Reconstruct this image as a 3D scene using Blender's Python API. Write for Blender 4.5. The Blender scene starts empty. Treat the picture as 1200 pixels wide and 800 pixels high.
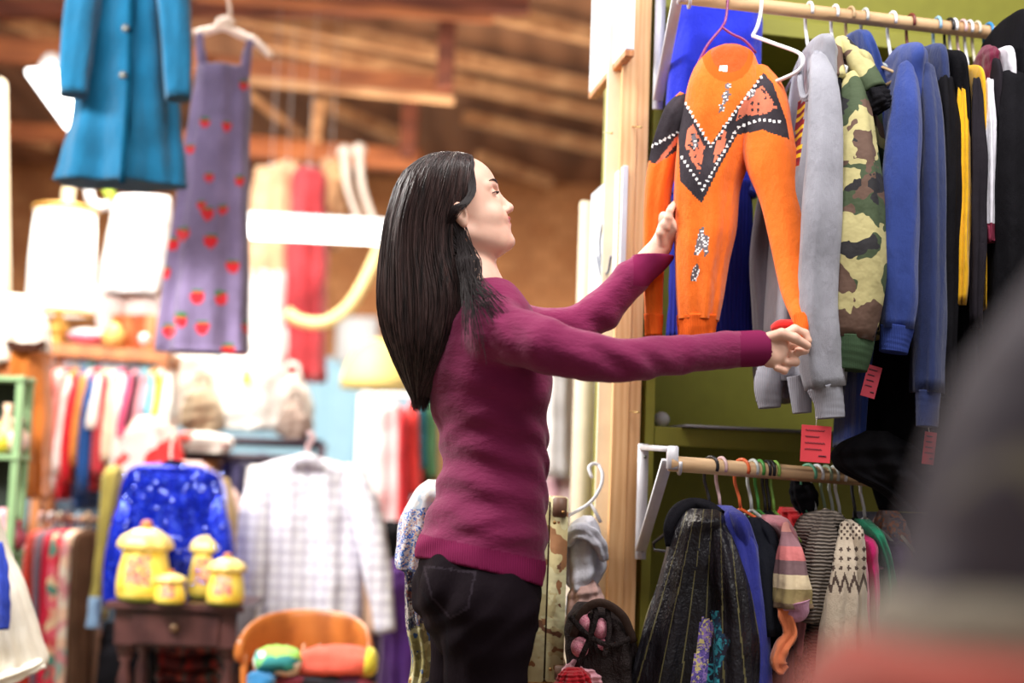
import bpy, math, random
import numpy as np
from mathutils import Vector, Matrix
R = math.radians
random.seed(7); rng = np.random.default_rng(7)
SC = bpy.context.scene
COL = SC.collection
# ---------------------------------------------------------------- camera
CAM_H, TILT, ROLL, FPX = 1.10, R(5.8), R(2.1), 1666.7
CP = Vector((0, 0, CAM_H))
FW = Vector((0, math.cos(TILT), math.sin(TILT)))
U0 = Vector((0, -math.sin(TILT), math.cos(TILT)))
RT = Vector((1, 0, 0))*math.cos(ROLL) + U0*math.sin(ROLL)
UP = -Vector((1, 0, 0))*math.sin(ROLL) + U0*math.cos(ROLL)
cam = bpy.data.cameras.new('camera'); co = bpy.data.objects.new('camera', cam); COL.objects.link(co)
cam.sensor_width = 36; cam.lens = 50
m = Matrix((RT, UP, -FW)).transposed().to_4x4(); m.translation = CP
co.matrix_world = m
cam.dof.use_dof = True; cam.dof.focus_distance = 2.86; cam.dof.aperture_fstop = 1.45
cam.clip_start = 0.05
SC.camera = co
SC.view_settings.view_transform = 'Standard'; SC.view_settings.look = 'None'
SC.view_settings.gamma = 1; SC.view_settings.use_curve_mapping = False
SC.view_settings.exposure = 0.30
# ---------------------------------------------------------------- light
w = bpy.data.worlds.new('world'); SC.world = w; w.use_nodes = True
w.node_tree.nodes['Background'].inputs[0].default_value = (1.0, 0.94, 0.88, 1)
w.node_tree.nodes['Background'].inputs[1].default_value = 0.27
def area(name, loc, target, size, power, col=(1, .95, .88)):
    l = bpy.data.lights.new(name, 'AREA'); l.shape = 'RECTANGLE'; l.size, l.size_y = size
    l.energy = power; l.color = col
    o = bpy.data.objects.new(name, l); COL.objects.link(o); o.location = loc
    o.rotation_euler = (Vector(target)-Vector(loc)).to_track_quat('-Z', 'Y').to_euler()
    return o
area('overhead_light_aisle', (0.3, 1.9, 3.5), (0.2, 2.9, 1.2), (2.2, 0.5), 66, (1, .97, .95))
area('overhead_light_left', (-2.3, 3.3, 2.75), (-1.3, 5.3, 0.7), (2.2, 0.4), 150, (1, .97, .93))
area('overhead_light_middle', (-1.8, 6.2, 3.7), (-1.6, 6.6, 0), (2.4, 1.0), 235, (1, .93, .82))
area('overhead_light_back', (-1.2, 9.6, 3.1), (-1.2, 10.4, 0), (4.0, 1.0), 260, (1, .92, .80))
area('overhead_light_right', (1.6, 1.0, 3.2), (0.9, 3.0, 1.3), (1.8, 0.5), 22, (1, .96, .92))
area('uplight_roof', (-1.0, 9.0, 2.9), (-0.6, 9.8, 4.6), (4.0, 0.5), 40, (1, .82, .62))
# ---------------------------------------------------------------- projection
def P(px, py, Y):
    """point of the place seen at photo position px,py at depth Y"""
    d = FW*FPX + RT*(px-600) + UP*(400-py)
    return CP + d*(Y/d.y)
def proj(v):
    q = np.asarray(v, float)-np.array(CP)
    z = q@np.array(FW)
    return 600+FPX*(q@np.array(RT))/z, 400-FPX*(q@np.array(UP))/z
# ---------------------------------------------------------------- materials
def lin(c):
    f = lambda x: x/12.92 if x <= .04045 else ((x+.055)/1.055)**2.4
    return tuple(f(x/255) for x in c[:3])+(1,)
_M = {}
class NT:
    def __init__(s, name):
        s.m = bpy.data.materials.new(name); s.m.use_nodes = True
        s.t = s.m.node_tree; s.b = s.t.nodes['Principled BSDF']
    def n(s, typ, ins=None, **kw):
        x = s.t.nodes.new('ShaderNode'+typ)
        for k, v in kw.items(): setattr(x, k, v)
        for k, v in (ins or {}).items():
            if hasattr(v, 'is_output') or isinstance(v, bpy.types.NodeSocket): s.t.links.new(v, x.inputs[k])
            else: x.inputs[k].default_value = v
        return x
    def coord(s, scale=(1, 1, 1), rot=(0, 0, 0)):
        tc = s.n('TexCoord'); mp = s.n('Mapping', {'Vector': tc.outputs['Object'], 'Scale': scale, 'Rotation': rot})
        return mp.outputs[0]
    def noise(s, vec, scale, detail=3, rough=.5):
        return s.n('TexNoise', {'Vector': vec, 'Scale': scale, 'Detail': detail, 'Roughness': rough})
    def ramp(s, fac, stops, const=False):
        r = s.n('ValToRGB', {'Fac': fac}); cr = r.color_ramp
        if const: cr.interpolation = 'CONSTANT'
        while len(cr.elements) > 1: cr.elements.remove(cr.elements[-1])
        cr.elements[0].position = stops[0][0]; cr.elements[0].color = stops[0][1]
        for p, c in stops[1:]:
            e = cr.elements.new(p); e.color = c
        return r.outputs[0]
    def mix(s, fac, a, b, mode='MIX'):
        x = s.t.nodes.new('ShaderNodeMix'); x.data_type = 'RGBA'; x.blend_type = mode
        for i, v in ((0, fac), (6, a), (7, b)):
            if isinstance(v, bpy.types.NodeSocket): s.t.links.new(v, x.inputs[i])
            else: x.inputs[i].default_value = v
        return x.outputs[2]
    def base(s, v):
        if isinstance(v, bpy.types.NodeSocket): s.t.links.new(v, s.b.inputs['Base Color'])
        else: s.b.inputs['Base Color'].default_value = v
    def bump(s, h, strength=.3, dist=.002):
        bp = s.n('Bump', {'Height': h, 'Strength': strength, 'Distance': dist})
        s.t.links.new(bp.outputs[0], s.b.inputs['Normal'])
def cloth(name, rgb, rough=.9, var=.12, weave=600, fold=.35, sheen=.25):
    if name in _M: return _M[name]
    t = NT(name); c = t.coord(); L = lin(rgb)
    n1 = t.noise(c, 9, 3); n2 = t.noise(c, weave, 2)
    dark = tuple(x*(1-var*1.6) for x in L[:3])+(1,); lite = tuple(min(1, x*(1+var)) for x in L[:3])+(1,)
    col = t.ramp(n1.outputs[0], [(.3, dark), (.7, lite)])
    t.base(col); t.b.inputs['Roughness'].default_value = rough
    if max(rgb) < 100: sheen = .0; t.b.inputs['Specular IOR Level'].default_value = .08
    if 'Sheen Weight' in t.b.inputs: t.b.inputs['Sheen Weight'].default_value = sheen
    t.b.inputs['Specular IOR Level'].default_value = .2 if max(rgb) >= 100 else .07
    n3 = t.noise(t.coord((1.6, 1.6, .7)), 13, 4, .6)
    ad = t.n('Math', {0: n2.outputs[0], 1: .12}, operation='MULTIPLY')
    a2 = t.n('Math', {0: n3.outputs[0], 1: ad.outputs[0]}, operation='ADD')
    t.bump(a2.outputs[0], fold*1.3, .03)
    _M[name] = t.m; return t.m
def plain(name, rgb, rough=.5, metal=0, emit=0, ecol=None, trans=0, alpha=1):
    if name in _M: return _M[name]
    t = NT(name); c = t.coord(); L = lin(rgb)
    n1 = t.noise(c, 25, 3)
    t.base(t.ramp(n1.outputs[0], [(.3, tuple(x*.9 for x in L[:3])+(1,)), (.7, L)]))
    t.b.inputs['Roughness'].default_value = rough; t.b.inputs['Metallic'].default_value = metal
    if trans: t.b.inputs['Transmission Weight'].default_value = trans
    if emit:
        t.b.inputs['Emission Color'].default_value = ecol or (1, 1, 1, 1); t.b.inputs['Emission Strength'].default_value = emit
    _M[name] = t.m; return t.m
def wood(name, a, b, scale=(1, 1, 1), rough=.6, k=1, bump=.2):
    if name in _M: return _M[name]
    t = NT(name); c = t.coord(scale)
    n = t.noise(c, 6*k, 5, .6); w1 = t.n('TexWave', {'Vector': c, 'Scale': 3*k, 'Distortion': 9, 'Detail': 4})
    f = t.n('Mix', {0: .22, 2: n.outputs[0], 3: w1.outputs[1]})
    t.base(t.ramp(f.outputs[0], [(.28, lin(b)), (.62, lin(a))])); t.b.inputs['Roughness'].default_value = rough
    t.bump(n.outputs[0], bump, .004); _M[name] = t.m; return t.m
def ribbed(name, rgb, scale=90, axis=(1, 0, 0), strength=.6, fleck=None):
    if name in _M: return _M[name]
    t = NT(name); c = t.coord(axis); L = lin(rgb)
    wv = t.n('TexWave', {'Vector': c, 'Scale': scale, 'Distortion': .3})
    t.base(t.ramp(wv.outputs[1], [(0, tuple(x*.82 for x in L[:3])+(1,)), (.6, L)]))
    t.b.inputs['Roughness'].default_value = .9; t.b.inputs['Specular IOR Level'].default_value = .2
    t.bump(wv.outputs[1], strength, .003); _M[name] = t.m; return t.m
def camo(name, cols, scale=9, stretch=(1, 1, 1)):
    if name in _M: return _M[name]
    t = NT(name); c = t.coord(stretch)
    tan, grn, brn, blk = [lin(x) for x in cols]
    def layer(off, th, sc):
        mp = t.n('Mapping', {'Vector': c, 'Location': (off, off*1.7, off*.3)})
        d = t.noise(mp.outputs[0], sc, 3, .45); 
        return t.ramp(d.outputs[0], [(0, (0, 0, 0, 1)), (th, (1, 1, 1, 1))], True)
    x = t.mix(layer(3.1, .50, scale), tan, grn)
    x = t.mix(layer(9.4, .53, scale), x, brn)
    x = t.mix(layer(5.7, .60, scale*1.3), x, blk)
    x = t.mix(layer(12.3, .57, scale*1.1), x, tan)
    t.base(x); t.b.inputs['Roughness'].default_value = .85
    t.bump(t.noise(t.coord(), 20).outputs[0], .35, .02); _M[name] = t.m; return t.m
def plaid(name, bg, l1, l2, sc=14):
    if name in _M: return _M[name]
    t = NT(name); c = t.coord()
    def wv(d, s, th):
        x = t.n('TexWave', {'Vector': c, 'Scale': s, 'Distortion': .6, 'Detail': 1}, bands_direction=d)
        return t.ramp(x.outputs[1], [(0, (0, 0, 0, 1)), (th, (.75, .75, .75, 1))], True)
    x = t.mix(wv('X', sc*.5, .72), lin(bg), lin(l1)); x = t.mix(wv('Z', sc*.5, .72), x, lin(l1))
    x = t.mix(wv('X', sc*.25, .93), x, lin(l2)); x = t.mix(wv('Z', sc*.25, .93), x, lin(l2))
    t.base(x); t.b.inputs['Roughness'].default_value = .9
    t.bump(t.noise(c, 14).outputs[0], .5, .03); _M[name] = t.m; return t.m
def stripes(name, cols, axis='Z', scale=1., seed=0, dist=0.):
    """hard bands along an axis; colours cycle over 1/scale metres"""
    if name in _M: return _M[name]
    t = NT(name); c = t.coord(); sp = t.n('SeparateXYZ', {0: c})
    src = sp.outputs[axis]
    if dist:
        nz = t.noise(c, 12, 2); mm = t.n('Math', {0: nz.outputs[0], 1: dist}, operation='MULTIPLY')
        src = t.n('Math', {0: src, 1: mm.outputs[0]}, operation='ADD').outputs[0]
    a = t.n('Math', {0: src, 1: scale}, operation='MULTIPLY'); f = t.n('Math', {0: a.outputs[0]}, operation='FRACT')
    k = len(cols)
    t.base(t.ramp(f.outputs[0], [(i/k, lin(x)) for i, x in enumerate(cols)], True))
    t.b.inputs['Roughness'].default_value = .9
    t.bump(t.noise(c, 40).outputs[0], .4, .01); _M[name] = t.m; return t.m
def floral(name, cols, scale=30, rough=.8):
    if name in _M: return _M[name]
    t = NT(name); c = t.coord()
    n = t.noise(c, scale*.7, 2); vv = t.mix(.12, c, n.outputs[1])
    v = t.n('TexVoronoi', {'Vector': vv, 'Scale': scale})
    sp = t.n('SeparateColor', {0: v.outputs['Color']})
    k = len(cols)
    t.base(t.ramp(sp.outputs[0], [(i/k, lin(x)) for i, x in enumerate(cols)], True))
    t.b.inputs['Roughness'].default_value = rough
    t.bump(t.noise(c, 16).outputs[0], .4, .02); _M[name] = t.m; return t.m
def sequin_sparkle(name, rgb):
    if name in _M: return _M[name]
    t = NT(name); c = t.coord(); L = lin(rgb)
    v = t.n('TexVoronoi', {'Vector': c, 'Scale': 110})
    sp = t.n('SeparateColor', {0: v.outputs['Color']})
    t.base(t.ramp(sp.outputs[1], [(0, tuple(x*.25 for x in L[:3])+(1,)), (.8, L), (1, (min(1, L[0]*3+.05), L[1]*3+.05, 1, 1))]))
    t.b.inputs['Roughness'].default_value = .22; t.b.inputs['Metallic'].default_value = .55
    t.bump(sp.outputs[0], 1, .006); _M[name] = t.m; return t.m
def brick(name, a, b, mortar, scale=3):
    if name in _M: return _M[name]
    t = NT(name); tc = t.n('TexCoord'); mp = t.n('Mapping', {'Vector': tc.outputs['Object'], 'Rotation': (R(90), 0, 0)})
    x = t.n('TexBrick', {'Vector': mp.outputs[0], 'Color1': lin(a), 'Color2': lin(b), 'Mortar': lin(mortar), 'Scale': scale, 'Mortar Size': .02})
    n = t.noise(t.coord(), 1.2, 5, .6)
    t.base(t.mix(t.ramp(n.outputs[0], [(.35, (0, 0, 0, 1)), (.7, (.6, .6, .6, 1))]), x.outputs[0], lin((120, 74, 45))))
    t.b.inputs['Roughness'].default_value = .9; _M[name] = t.m; return t.m
# ---------------------------------------------------------------- objects
def root(name, label, cat, loc, group=None, rotz=0):
    o = bpy.data.objects.new(name, None); COL.objects.link(o); o.empty_display_size = .1
    o.location = loc; o.rotation_euler = (0, 0, rotz)
    o['label'] = label; o['category'] = cat
    if group: o['group'] = group
    return o
def tag(o, label, cat, group=None):
    o['label'] = label; o['category'] = cat
    if group: o['group'] = group
    return o
def rootloc(p):
    v = Vector((0, 0, 0))
    while p is not None:
        v += p.location; p = p.parent
    return v
def mk(name, V, F, mats, parent=None, smooth=True, midx=None, label=None, kind=None):
    """world-space vertices -> one mesh object (origin at its base, or at its parent)"""
    V = np.asarray(V, float).reshape(-1, 3)
    if parent is None: off = Vector(((V[:, 0].min()+V[:, 0].max())/2, (V[:, 1].min()+V[:, 1].max())/2, V[:, 2].min())); loc = off
    else: off = rootloc(parent); loc = Vector((0, 0, 0))
    me = bpy.data.meshes.new(name)
    me.from_pydata((V-np.array(off)).tolist(), [], [tuple(int(i) for i in f) for f in F])
    if not isinstance(mats, (list, tuple)): mats = [mats]
    for x in mats: me.materials.append(x)
    if smooth: me.polygons.foreach_set('use_smooth', [True]*len(me.polygons))
    if midx is not None: me.polygons.foreach_set('material_index', [int(i) for i in midx])
    me.update()
    o = bpy.data.objects.new(name, me); COL.objects.link(o)
    o.location = loc
    if parent is not None: o.parent = parent
    if label: o['label'] = label
    if kind: o['kind'] = kind
    return o
class G:
    """collects geometry in world space"""
    def __init__(s): s.V = []; s.F = []; s.n = 0
    def add(s, V, F):
        V = np.asarray(V, float).reshape(-1, 3); s.V.append(V); s.F += [tuple(i+s.n for i in f) for f in F]; s.n += len(V); return s
    def box(s, c, d, rz=0, M=None):
        hx, hy, hz = [x/2 for x in d]; b = min(hx, hy, hz)*.25; b = min(b, .004)
        V = []
        for (z, k) in ((-hz, b), (-hz+b, 0), (hz-b, 0), (hz, b)):
            a, e = hx-k, hy-k; g = b-k if k == 0 else 0
            V += [(-a, -e, z), (a, -e, z), (a, e, z), (-a, e, z)]
        F = [(3, 2, 1, 0), (12, 13, 14, 15)]
        for r in range(3):
            for i in range(4):
                j = (i+1) % 4; F.append((r*4+i, r*4+j, r*4+4+j, r*4+4+i))
        V = np.array(V)
        if M is not None: V = V@np.array(M).T
        ca, sa = math.cos(rz), math.sin(rz)
        V = np.stack([V[:, 0]*ca-V[:, 1]*sa, V[:, 0]*sa+V[:, 1]*ca, V[:, 2]], 1)+np.array(c)
        return s.add(V, F)
    def beam(s, a, b, w, h, up=(0, 0, 1)):
        a, b = Vector(a), Vector(b); d = (b-a); L = d.length; d.normalize(); up = Vector(up)
        sd = d.cross(up).normalized(); u2 = sd.cross(d)
        M = Matrix((d, sd, u2)).transposed()
        return s.box((a+b)/2, (L, w, h), 0, M)
    def rings(s, Rg, cap0=True, cap1=True, inset=0):
        n = len(Rg[0]); V = np.concatenate([np.asarray(r, float) for r in Rg]); F = []
        for k in range(len(Rg)-1):
            for i in range(n):
                j = (i+1) % n; F.append((k*n+i, k*n+j, (k+1)*n+j, (k+1)*n+i))
        V = list(V); m_ = len(Rg)
        if cap0:
            V.append(np.mean(Rg[0], 0)); c = len(V)-1; F += [(c, (i+1) % n, i) for i in range(n)]
        if cap1:
            ax = np.mean(Rg[-2], 0)-np.mean(Rg[-1], 0); ax = ax/max(1e-9, np.linalg.norm(ax))
            V.append(np.mean(Rg[-1], 0)+ax*inset); c = len(V)-1; F += [(c, (m_-1)*n+i, (m_-1)*n+(i+1) % n) for i in range(n)]
        return s.add(np.array(V), F)
    def tube(s, pts, r, n=10, m=0, caps=True, fold=0, k=5, seed=0, flat=None, inset=0):
        """pts: (N,3); r: scalar or list; m>0: resample smoothly; flat: ratio of 2nd radius along depth"""
        pts = np.asarray([tuple(p) for p in pts], float)
        r = np.full(len(pts), r, float) if np.isscalar(r) else np.asarray(r, float)
        if m:
            q = spline(np.column_stack([pts, r]), m); pts, r = q[:, :3], q[:, 3]
        T = np.gradient(pts, axis=0); T /= np.linalg.norm(T, axis=1)[:, None]+1e-12
        ref = np.array([0., 1, 0]) if abs(T[0][1]) < .9 else np.array([1., 0, 0])
        Rg = []; th = np.linspace(0, 2*np.pi, n, endpoint=False); rs = np.random.default_rng(seed); ph = rs.uniform(0, 6.28, 3)
        for i in range(len(pts)):
            sd = ref-T[i]*(ref@T[i]); sd /= np.linalg.norm(sd)+1e-12; u = np.cross(T[i], sd); ref = sd
            t = i/max(1, len(pts)-1)
            rr = np.full(n, r[i])
            if fold:
                rr = rr+fold*min(1, (r[i]/r.max()*1.15)**2)*(np.sin(k*th+ph[0]+t*3)+.6*np.sin((k+3)*th+ph[2]-t*4)+.35*np.sin(2*th+ph[1]+t*9)*np.sin(t*19+ph[2])+.2*np.sin(t*33+th+ph[1]))
            f2 = flat if flat else 1
            Rg.append(pts[i]+np.outer(rr*np.cos(th)*f2, sd)+np.outer(rr*np.sin(th), u))
        return s.rings(Rg, caps, caps, inset)
    def lathe(s, c, prof, n=24, sx=1, sy=1, rz=0):
        th = np.linspace(0, 2*np.pi, n, endpoint=False)
        Rg = [np.stack([c[0]+r*sx*np.cos(th), c[1]+r*sy*np.sin(th), np.full(n, c[2]+z)], 1) for r, z in prof]
        return s.rings(Rg)
    def ball(s, c, r, n=16, m_=10):
        if np.isscalar(r): r = (r, r, r)
        th = np.linspace(0, 2*np.pi, n, endpoint=False)
        Rg = []
        for i in range(m_+1):
            a = math.pi*(i/m_); a = min(max(a, .02), math.pi-.02)
            Rg.append(np.stack([c[0]+r[0]*math.sin(a)*np.cos(th), c[1]+r[1]*math.sin(a)*np.sin(th), np.full(n, c[2]-r[2]*math.cos(a))], 1))
        return s.rings(Rg)
    def obj(s, name, mats, parent=None, smooth=True, label=None, kind=None, paint=None):
        V = np.concatenate(s.V); midx = None
        if paint is not None:
            C = np.array([V[list(f)].mean(0) for f in s.F]); px, py = proj(C); midx = paint(px, py, C)
        return mk(name, V, s.F, mats, parent, smooth, midx, label, kind)
def spline(Q, m):
    """Catmull-Rom resample rows of Q to m rows"""
    Q = np.asarray(Q, float); n = len(Q)
    if n < 3:
        t = np.linspace(0, 1, m)[:, None]; return Q[0]*(1-t)+Q[-1]*t
    E = np.vstack([2*Q[0]-Q[1], Q, 2*Q[-1]-Q[-2]]); out = []
    for u in np.linspace(0, n-1, m):
        i = min(int(u), n-2); t = u-i; p0, p1, p2, p3 = E[i:i+4]
        out.append(.5*((2*p1)+(-p0+p2)*t+(2*p0-5*p1+4*p2-p3)*t*t+(-p0+3*p1-3*p2+p3)*t**3))
    return np.array(out)
def loft(rows, n=48, m=40, fold=.004, k=7, seed=0, power=2.3, grow=1., inset=.03, skew=0):
    """garment body: rows (py, xl, xr, Y, depth_half) of its outline -> G"""
    q = spline(rows, m); rs = np.random.default_rng(seed); ph = rs.uniform(0, 6.28, 6)
    th = np.linspace(0, 2*np.pi, n, endpoint=False); Rg = []
    ct, st = np.cos(th), np.sin(th); e = 2/power
    cx, sy = np.sign(ct)*np.abs(ct)**e, np.sign(st)*np.abs(st)**e
    for i, (py, xl, xr, Y, dh) in enumerate(q):
        t = i/(m-1); c = np.array(P((xl+xr)/2, py, Y)); a = abs(xr-xl)/2*Y/FPX
        d = fold*(.15+t*grow)*(np.sin(k*th+ph[0]+1.5*t)+.7*np.sin((k+4)*th+ph[1]-2*t)+.5*np.sin(3*th+ph[2]+5*t)) \
            + fold*.5*np.sin(t*22+ph[3]+2*th)*np.sin(t*9+ph[4])
        d = d*min(1, a/.03)
        X = cx*a+d*ct*.4; D = sy*dh+d*st
        p = np.zeros((n, 3)); p[:, 0] = c[0]+X; p[:, 1] = c[1]+D+skew*X; p[:, 2] = c[2]
        Rg.append(p)
    return G().rings(Rg, True, True, inset)
def ptube(path, n=24, m=30, fold=0, k=5, seed=0, flat=None, inset=.015):
    """sleeve-like tube: path (px, py, Y, radius in photo px)"""
    return G().tube([P(a, b, Y) for a, b, Y, r in path], [r*Y/FPX for a, b, Y, r in path], n, m, True, fold, k, seed, flat, inset)
def inpoly(px, py, poly):
    ins = np.zeros(len(px), bool); n = len(poly)
    for i in range(n):
        x1, y1 = poly[i]; x2, y2 = poly[(i+1) % n]
        c = ((y1 > py) != (y2 > py)) & (px < (x2-x1)*(py-y1)/((y2-y1) or 1e-9)+x1); ins ^= c
    return ins
def struct(name, g, mat, parent=None, smooth=False):
    o = g.obj(name, mat, parent, smooth)
    if parent is None: o['kind'] = 'structure'
    return o
# ---- signed-distance modelling (body, sweater, jeans)
class SDF:
    def __init__(s, lo, hi, h):
        s.lo = np.array(lo, float); s.h = h; s.n = np.ceil((np.array(hi)-s.lo)/h).astype(int)+1
        s.F = np.full(s.n, .2, np.float32)
    def sub(s, lo, hi):
        a = np.maximum(0, np.floor((np.array(lo)-s.lo)/s.h).astype(int)); b = np.minimum(s.n, np.ceil((np.array(hi)-s.lo)/s.h).astype(int)+1)
        if (b <= a).any(): return None
        sl = tuple(slice(x, y) for x, y in zip(a, b))
        g = np.meshgrid(*[s.lo[i]+s.h*np.arange(a[i], b[i]) for i in range(3)], indexing='ij')
        return sl, g
    def comb(s, sl, d, k, op):
        A = s.F[sl]
        if op == 'add':
            h = np.clip(.5+.5*(A-d)/k, 0, 1); s.F[sl] = A*(1-h)+d*h-k*h*(1-h)
        else:
            d = -d; h = np.clip(.5-.5*(A-d)/k, 0, 1); s.F[sl] = A*(1-h)+d*h+k*h*(1-h)
    def cone(s, a, b, ra, rb, k=.01, op='add', ax=None):
        """tapered capsule; ra/rb scalar or (r along ax, r across)"""
        a, b = np.array(a, float), np.array(b, float); ra = np.array([ra, ra] if np.isscalar(ra) else ra, float); rb = np.array([rb, rb] if np.isscalar(rb) else rb, float)
        M = max(ra.max(), rb.max())+k*1.5+.01
        r = s.sub(np.minimum(a, b)-M, np.maximum(a, b)+M)
        if r is None: return
        sl, (X, Y, Z) = r; d = b-a; L2 = max(d@d, 1e-12)
        t = np.clip(((X-a[0])*d[0]+(Y-a[1])*d[1]+(Z-a[2])*d[2])/L2, 0, 1)
        qx, qy, qz = X-a[0]-t*d[0], Y-a[1]-t*d[1], Z-a[2]-t*d[2]
        if ax is None:
            D = np.sqrt(qx**2+qy**2+qz**2)-(ra[0]+(rb[0]-ra[0])*t)
        else:
            ax = np.array(ax, float); ax /= np.linalg.norm(ax)
            u = qx*ax[0]+qy*ax[1]+qz*ax[2]; v2 = np.maximum(qx**2+qy**2+qz**2-u*u, 0)
            r1 = ra[0]+(rb[0]-ra[0])*t; r2 = ra[1]+(rb[1]-ra[1])*t
            D = (np.sqrt((u/r1)**2+v2/r2**2)-1)*np.minimum(r1, r2)
        s.comb(sl, D.astype(np.float32), k, op)
    def ell(s, c, axes, rad, k=.01, op='add'):
        c = np.array(c, float); A = np.array([np.array(x)/np.linalg.norm(x) for x in axes]); rad = np.array(rad, float)
        M = rad.max()+k*1.5+.01; r = s.sub(c-M, c+M)
        if r is None: return
        sl, (X, Y, Z) = r; q = [X-c[0], Y-c[1], Z-c[2]]
        l = [sum(A[i][j]*q[j] for j in range(3)) for i in range(3)]
        k0 = np.sqrt(sum((l[i]/rad[i])**2 for i in range(3))); k1 = np.sqrt(sum((l[i]/rad[i]**2)**2 for i in range(3)))+1e-9
        s.comb(sl, (k0*(k0-1)/k1).astype(np.float32), k, op)
    def cut(s, p, n):
        n = np.array(n, float); n /= np.linalg.norm(n); sl, (X, Y, Z) = s.sub(s.lo, s.lo+s.h*s.n)
        d = (X-p[0])*n[0]+(Y-p[1])*n[1]+(Z-p[2])*n[2]; s.F = np.maximum(s.F, d.astype(np.float32))
    def grid(s): return s.sub(s.lo, s.lo+s.h*(s.n-1))[1]
    def mesh(s):
        F = s.F; F[0] = F[-1] = .1; F[:, 0] = F[:, -1] = .1; F[:, :, 0] = F[:, :, -1] = .1
        nx, ny, nz = F.shape; S = F < 0
        cs = np.zeros((nx-1, ny-1, nz-1), np.int8)
        for i in (0, 1):
            for j in (0, 1):
                for k in (0, 1): cs += S[i:nx-1+i, j:ny-1+j, k:nz-1+k]
        act = np.argwhere((cs > 0) & (cs < 8)); idx = np.full(cs.shape, -1, np.int32); idx[tuple(act.T)] = np.arange(len(act))
        acc = np.zeros((len(act), 3)); cnt = np.zeros(len(act))
        cor = [(i, j, k) for i in (0, 1) for j in (0, 1) for k in (0, 1)]
        for a in cor:
            for d in range(3):
                if a[d]: continue
                b = list(a); b[d] = 1
                fa = F[tuple((act+np.array(a)).T)]; fb = F[tuple((act+np.array(b)).T)]
                mk_ = (fa < 0) != (fb < 0); t = np.where(mk_, fa/np.where(mk_, fa-fb, 1), 0)
                p = np.array(a, float)+np.zeros((len(act), 3)); p[:, d] = t
                acc[mk_] += p[mk_]; cnt[mk_] += 1
        V = s.lo+s.h*(act+acc/np.maximum(cnt, 1)[:, None]); Fc = []
        for d in range(3):
            e = [slice(None)]*3; e2 = [slice(None)]*3; e[d] = slice(0, -1); e2[d] = slice(1, None)
            A, B = S[tuple(e)], S[tuple(e2)]; ed = np.argwhere(A != B); o1, o2 = (d+1) % 3, (d+2) % 3
            ok = (ed[:, o1] > 0) & (ed[:, o2] > 0) & (ed[:, o1] < F.shape[o1]-1) & (ed[:, o2] < F.shape[o2]-1); ed = ed[ok]
            def g(a, b):
                q = ed.copy(); q[:, o1] += a; q[:, o2] += b; return idx[tuple(q.T)]
            f = np.stack([g(-1, -1), g(0, -1), g(0, 0), g(-1, 0)], 1); fl = A[tuple(ed.T)]
            f[~fl] = f[~fl][:, ::-1]; Fc.append(f)
        return V, np.concatenate(Fc)
# ================================================================ ROOM
M_floor = plain('grey_concrete', (120, 105, 92), .8)
M_roof = wood('roof_boards', (146, 106, 80), (104, 72, 54), (1, .3, 1), .9, .3)
M_batten = wood('pale_batten', (224, 176, 130), (170, 118, 80), (.2, 3, 3), .8)
M_timber = wood('red_timber', (186, 112, 66), (140, 78, 48), (.2, 3, 3), .7)
M_darkt = wood('dark_red_timber', (140, 78, 56), (92, 48, 38), (.2, 3, 3), .7)
M_wallb = brick('brown_block_wall', (196, 140, 92), (178, 120, 74), (150, 100, 64), 2.2)
M_blue = plain('light_blue_paint', (160, 205, 230), .7)
M_cream = plain('cream_paint', (238, 224, 196), .6)
M_white = plain('white_board', (236, 240, 244), .6)
M_pine = wood('pine', (246, 200, 146), (226, 170, 112), (6, 6, .6), .55, 1.2, .1)
M_pine2 = wood('dark_pine', (205, 140, 84), (170, 104, 58), (6, 6, .6), .6, 1.2, .1)
struct('floor', G().box((-1, 5.5, -.05), (13, 15, .1)), M_floor)
struct('wall_back', G().box((-1, 13.1, 2.1), (13, .2, 4.2)), M_wallb)
struct('wall_left', G().box((-7.1, 5.5, 2.5), (.2, 15, 5)), M_wallb)
struct('wall_right', G().box((5.1, 8.5, 2.5), (.2, 9, 5)), M_wallb)
CZ = lambda Y: 5-.0846*Y
g = G(); g.beam((-1, 4.2, CZ(4.2)+.06), (-1, 13.0, CZ(13)+.06), 12, .1); struct('ceiling', g, M_roof)
def onroof(px, py, dz=.12):
    lo, hi = 4., 40.
    for _ in range(50):
        md = (lo+hi)/2; p = P(px, py, md)
        if p.z < CZ(md)-dz: lo = md
        else: hi = md
    return P(px, py, lo)
tn = [0]
def trim(g, mat, smooth=False):
    tn[0] += 1; o = g.obj('trim_%d' % tn[0], mat, None, smooth); o['kind'] = 'structure'; return o
for (x0, y0, x1, y1, wd) in [(226, 5, 515, 63, .07), (530, 67, 712, 106, .07), (300, 45, 513, 91, .08), (530, 95, 714, 135, .08),
                             (545, 137, 716, 176, .08), (576, 14, 712, 47, .07), (560, 183, 645, 214, .06),
                             (10, 20, 110, 62, .07), (0, 150, 60, 170, .07), (380, 122, 470, 160, .07), (60, 96, 200, 120, .06)]:
    a, b = onroof(x0, y0), onroof(x1, y1); trim(G().beam(a, b, wd*1.2, .10), M_batten)
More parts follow.
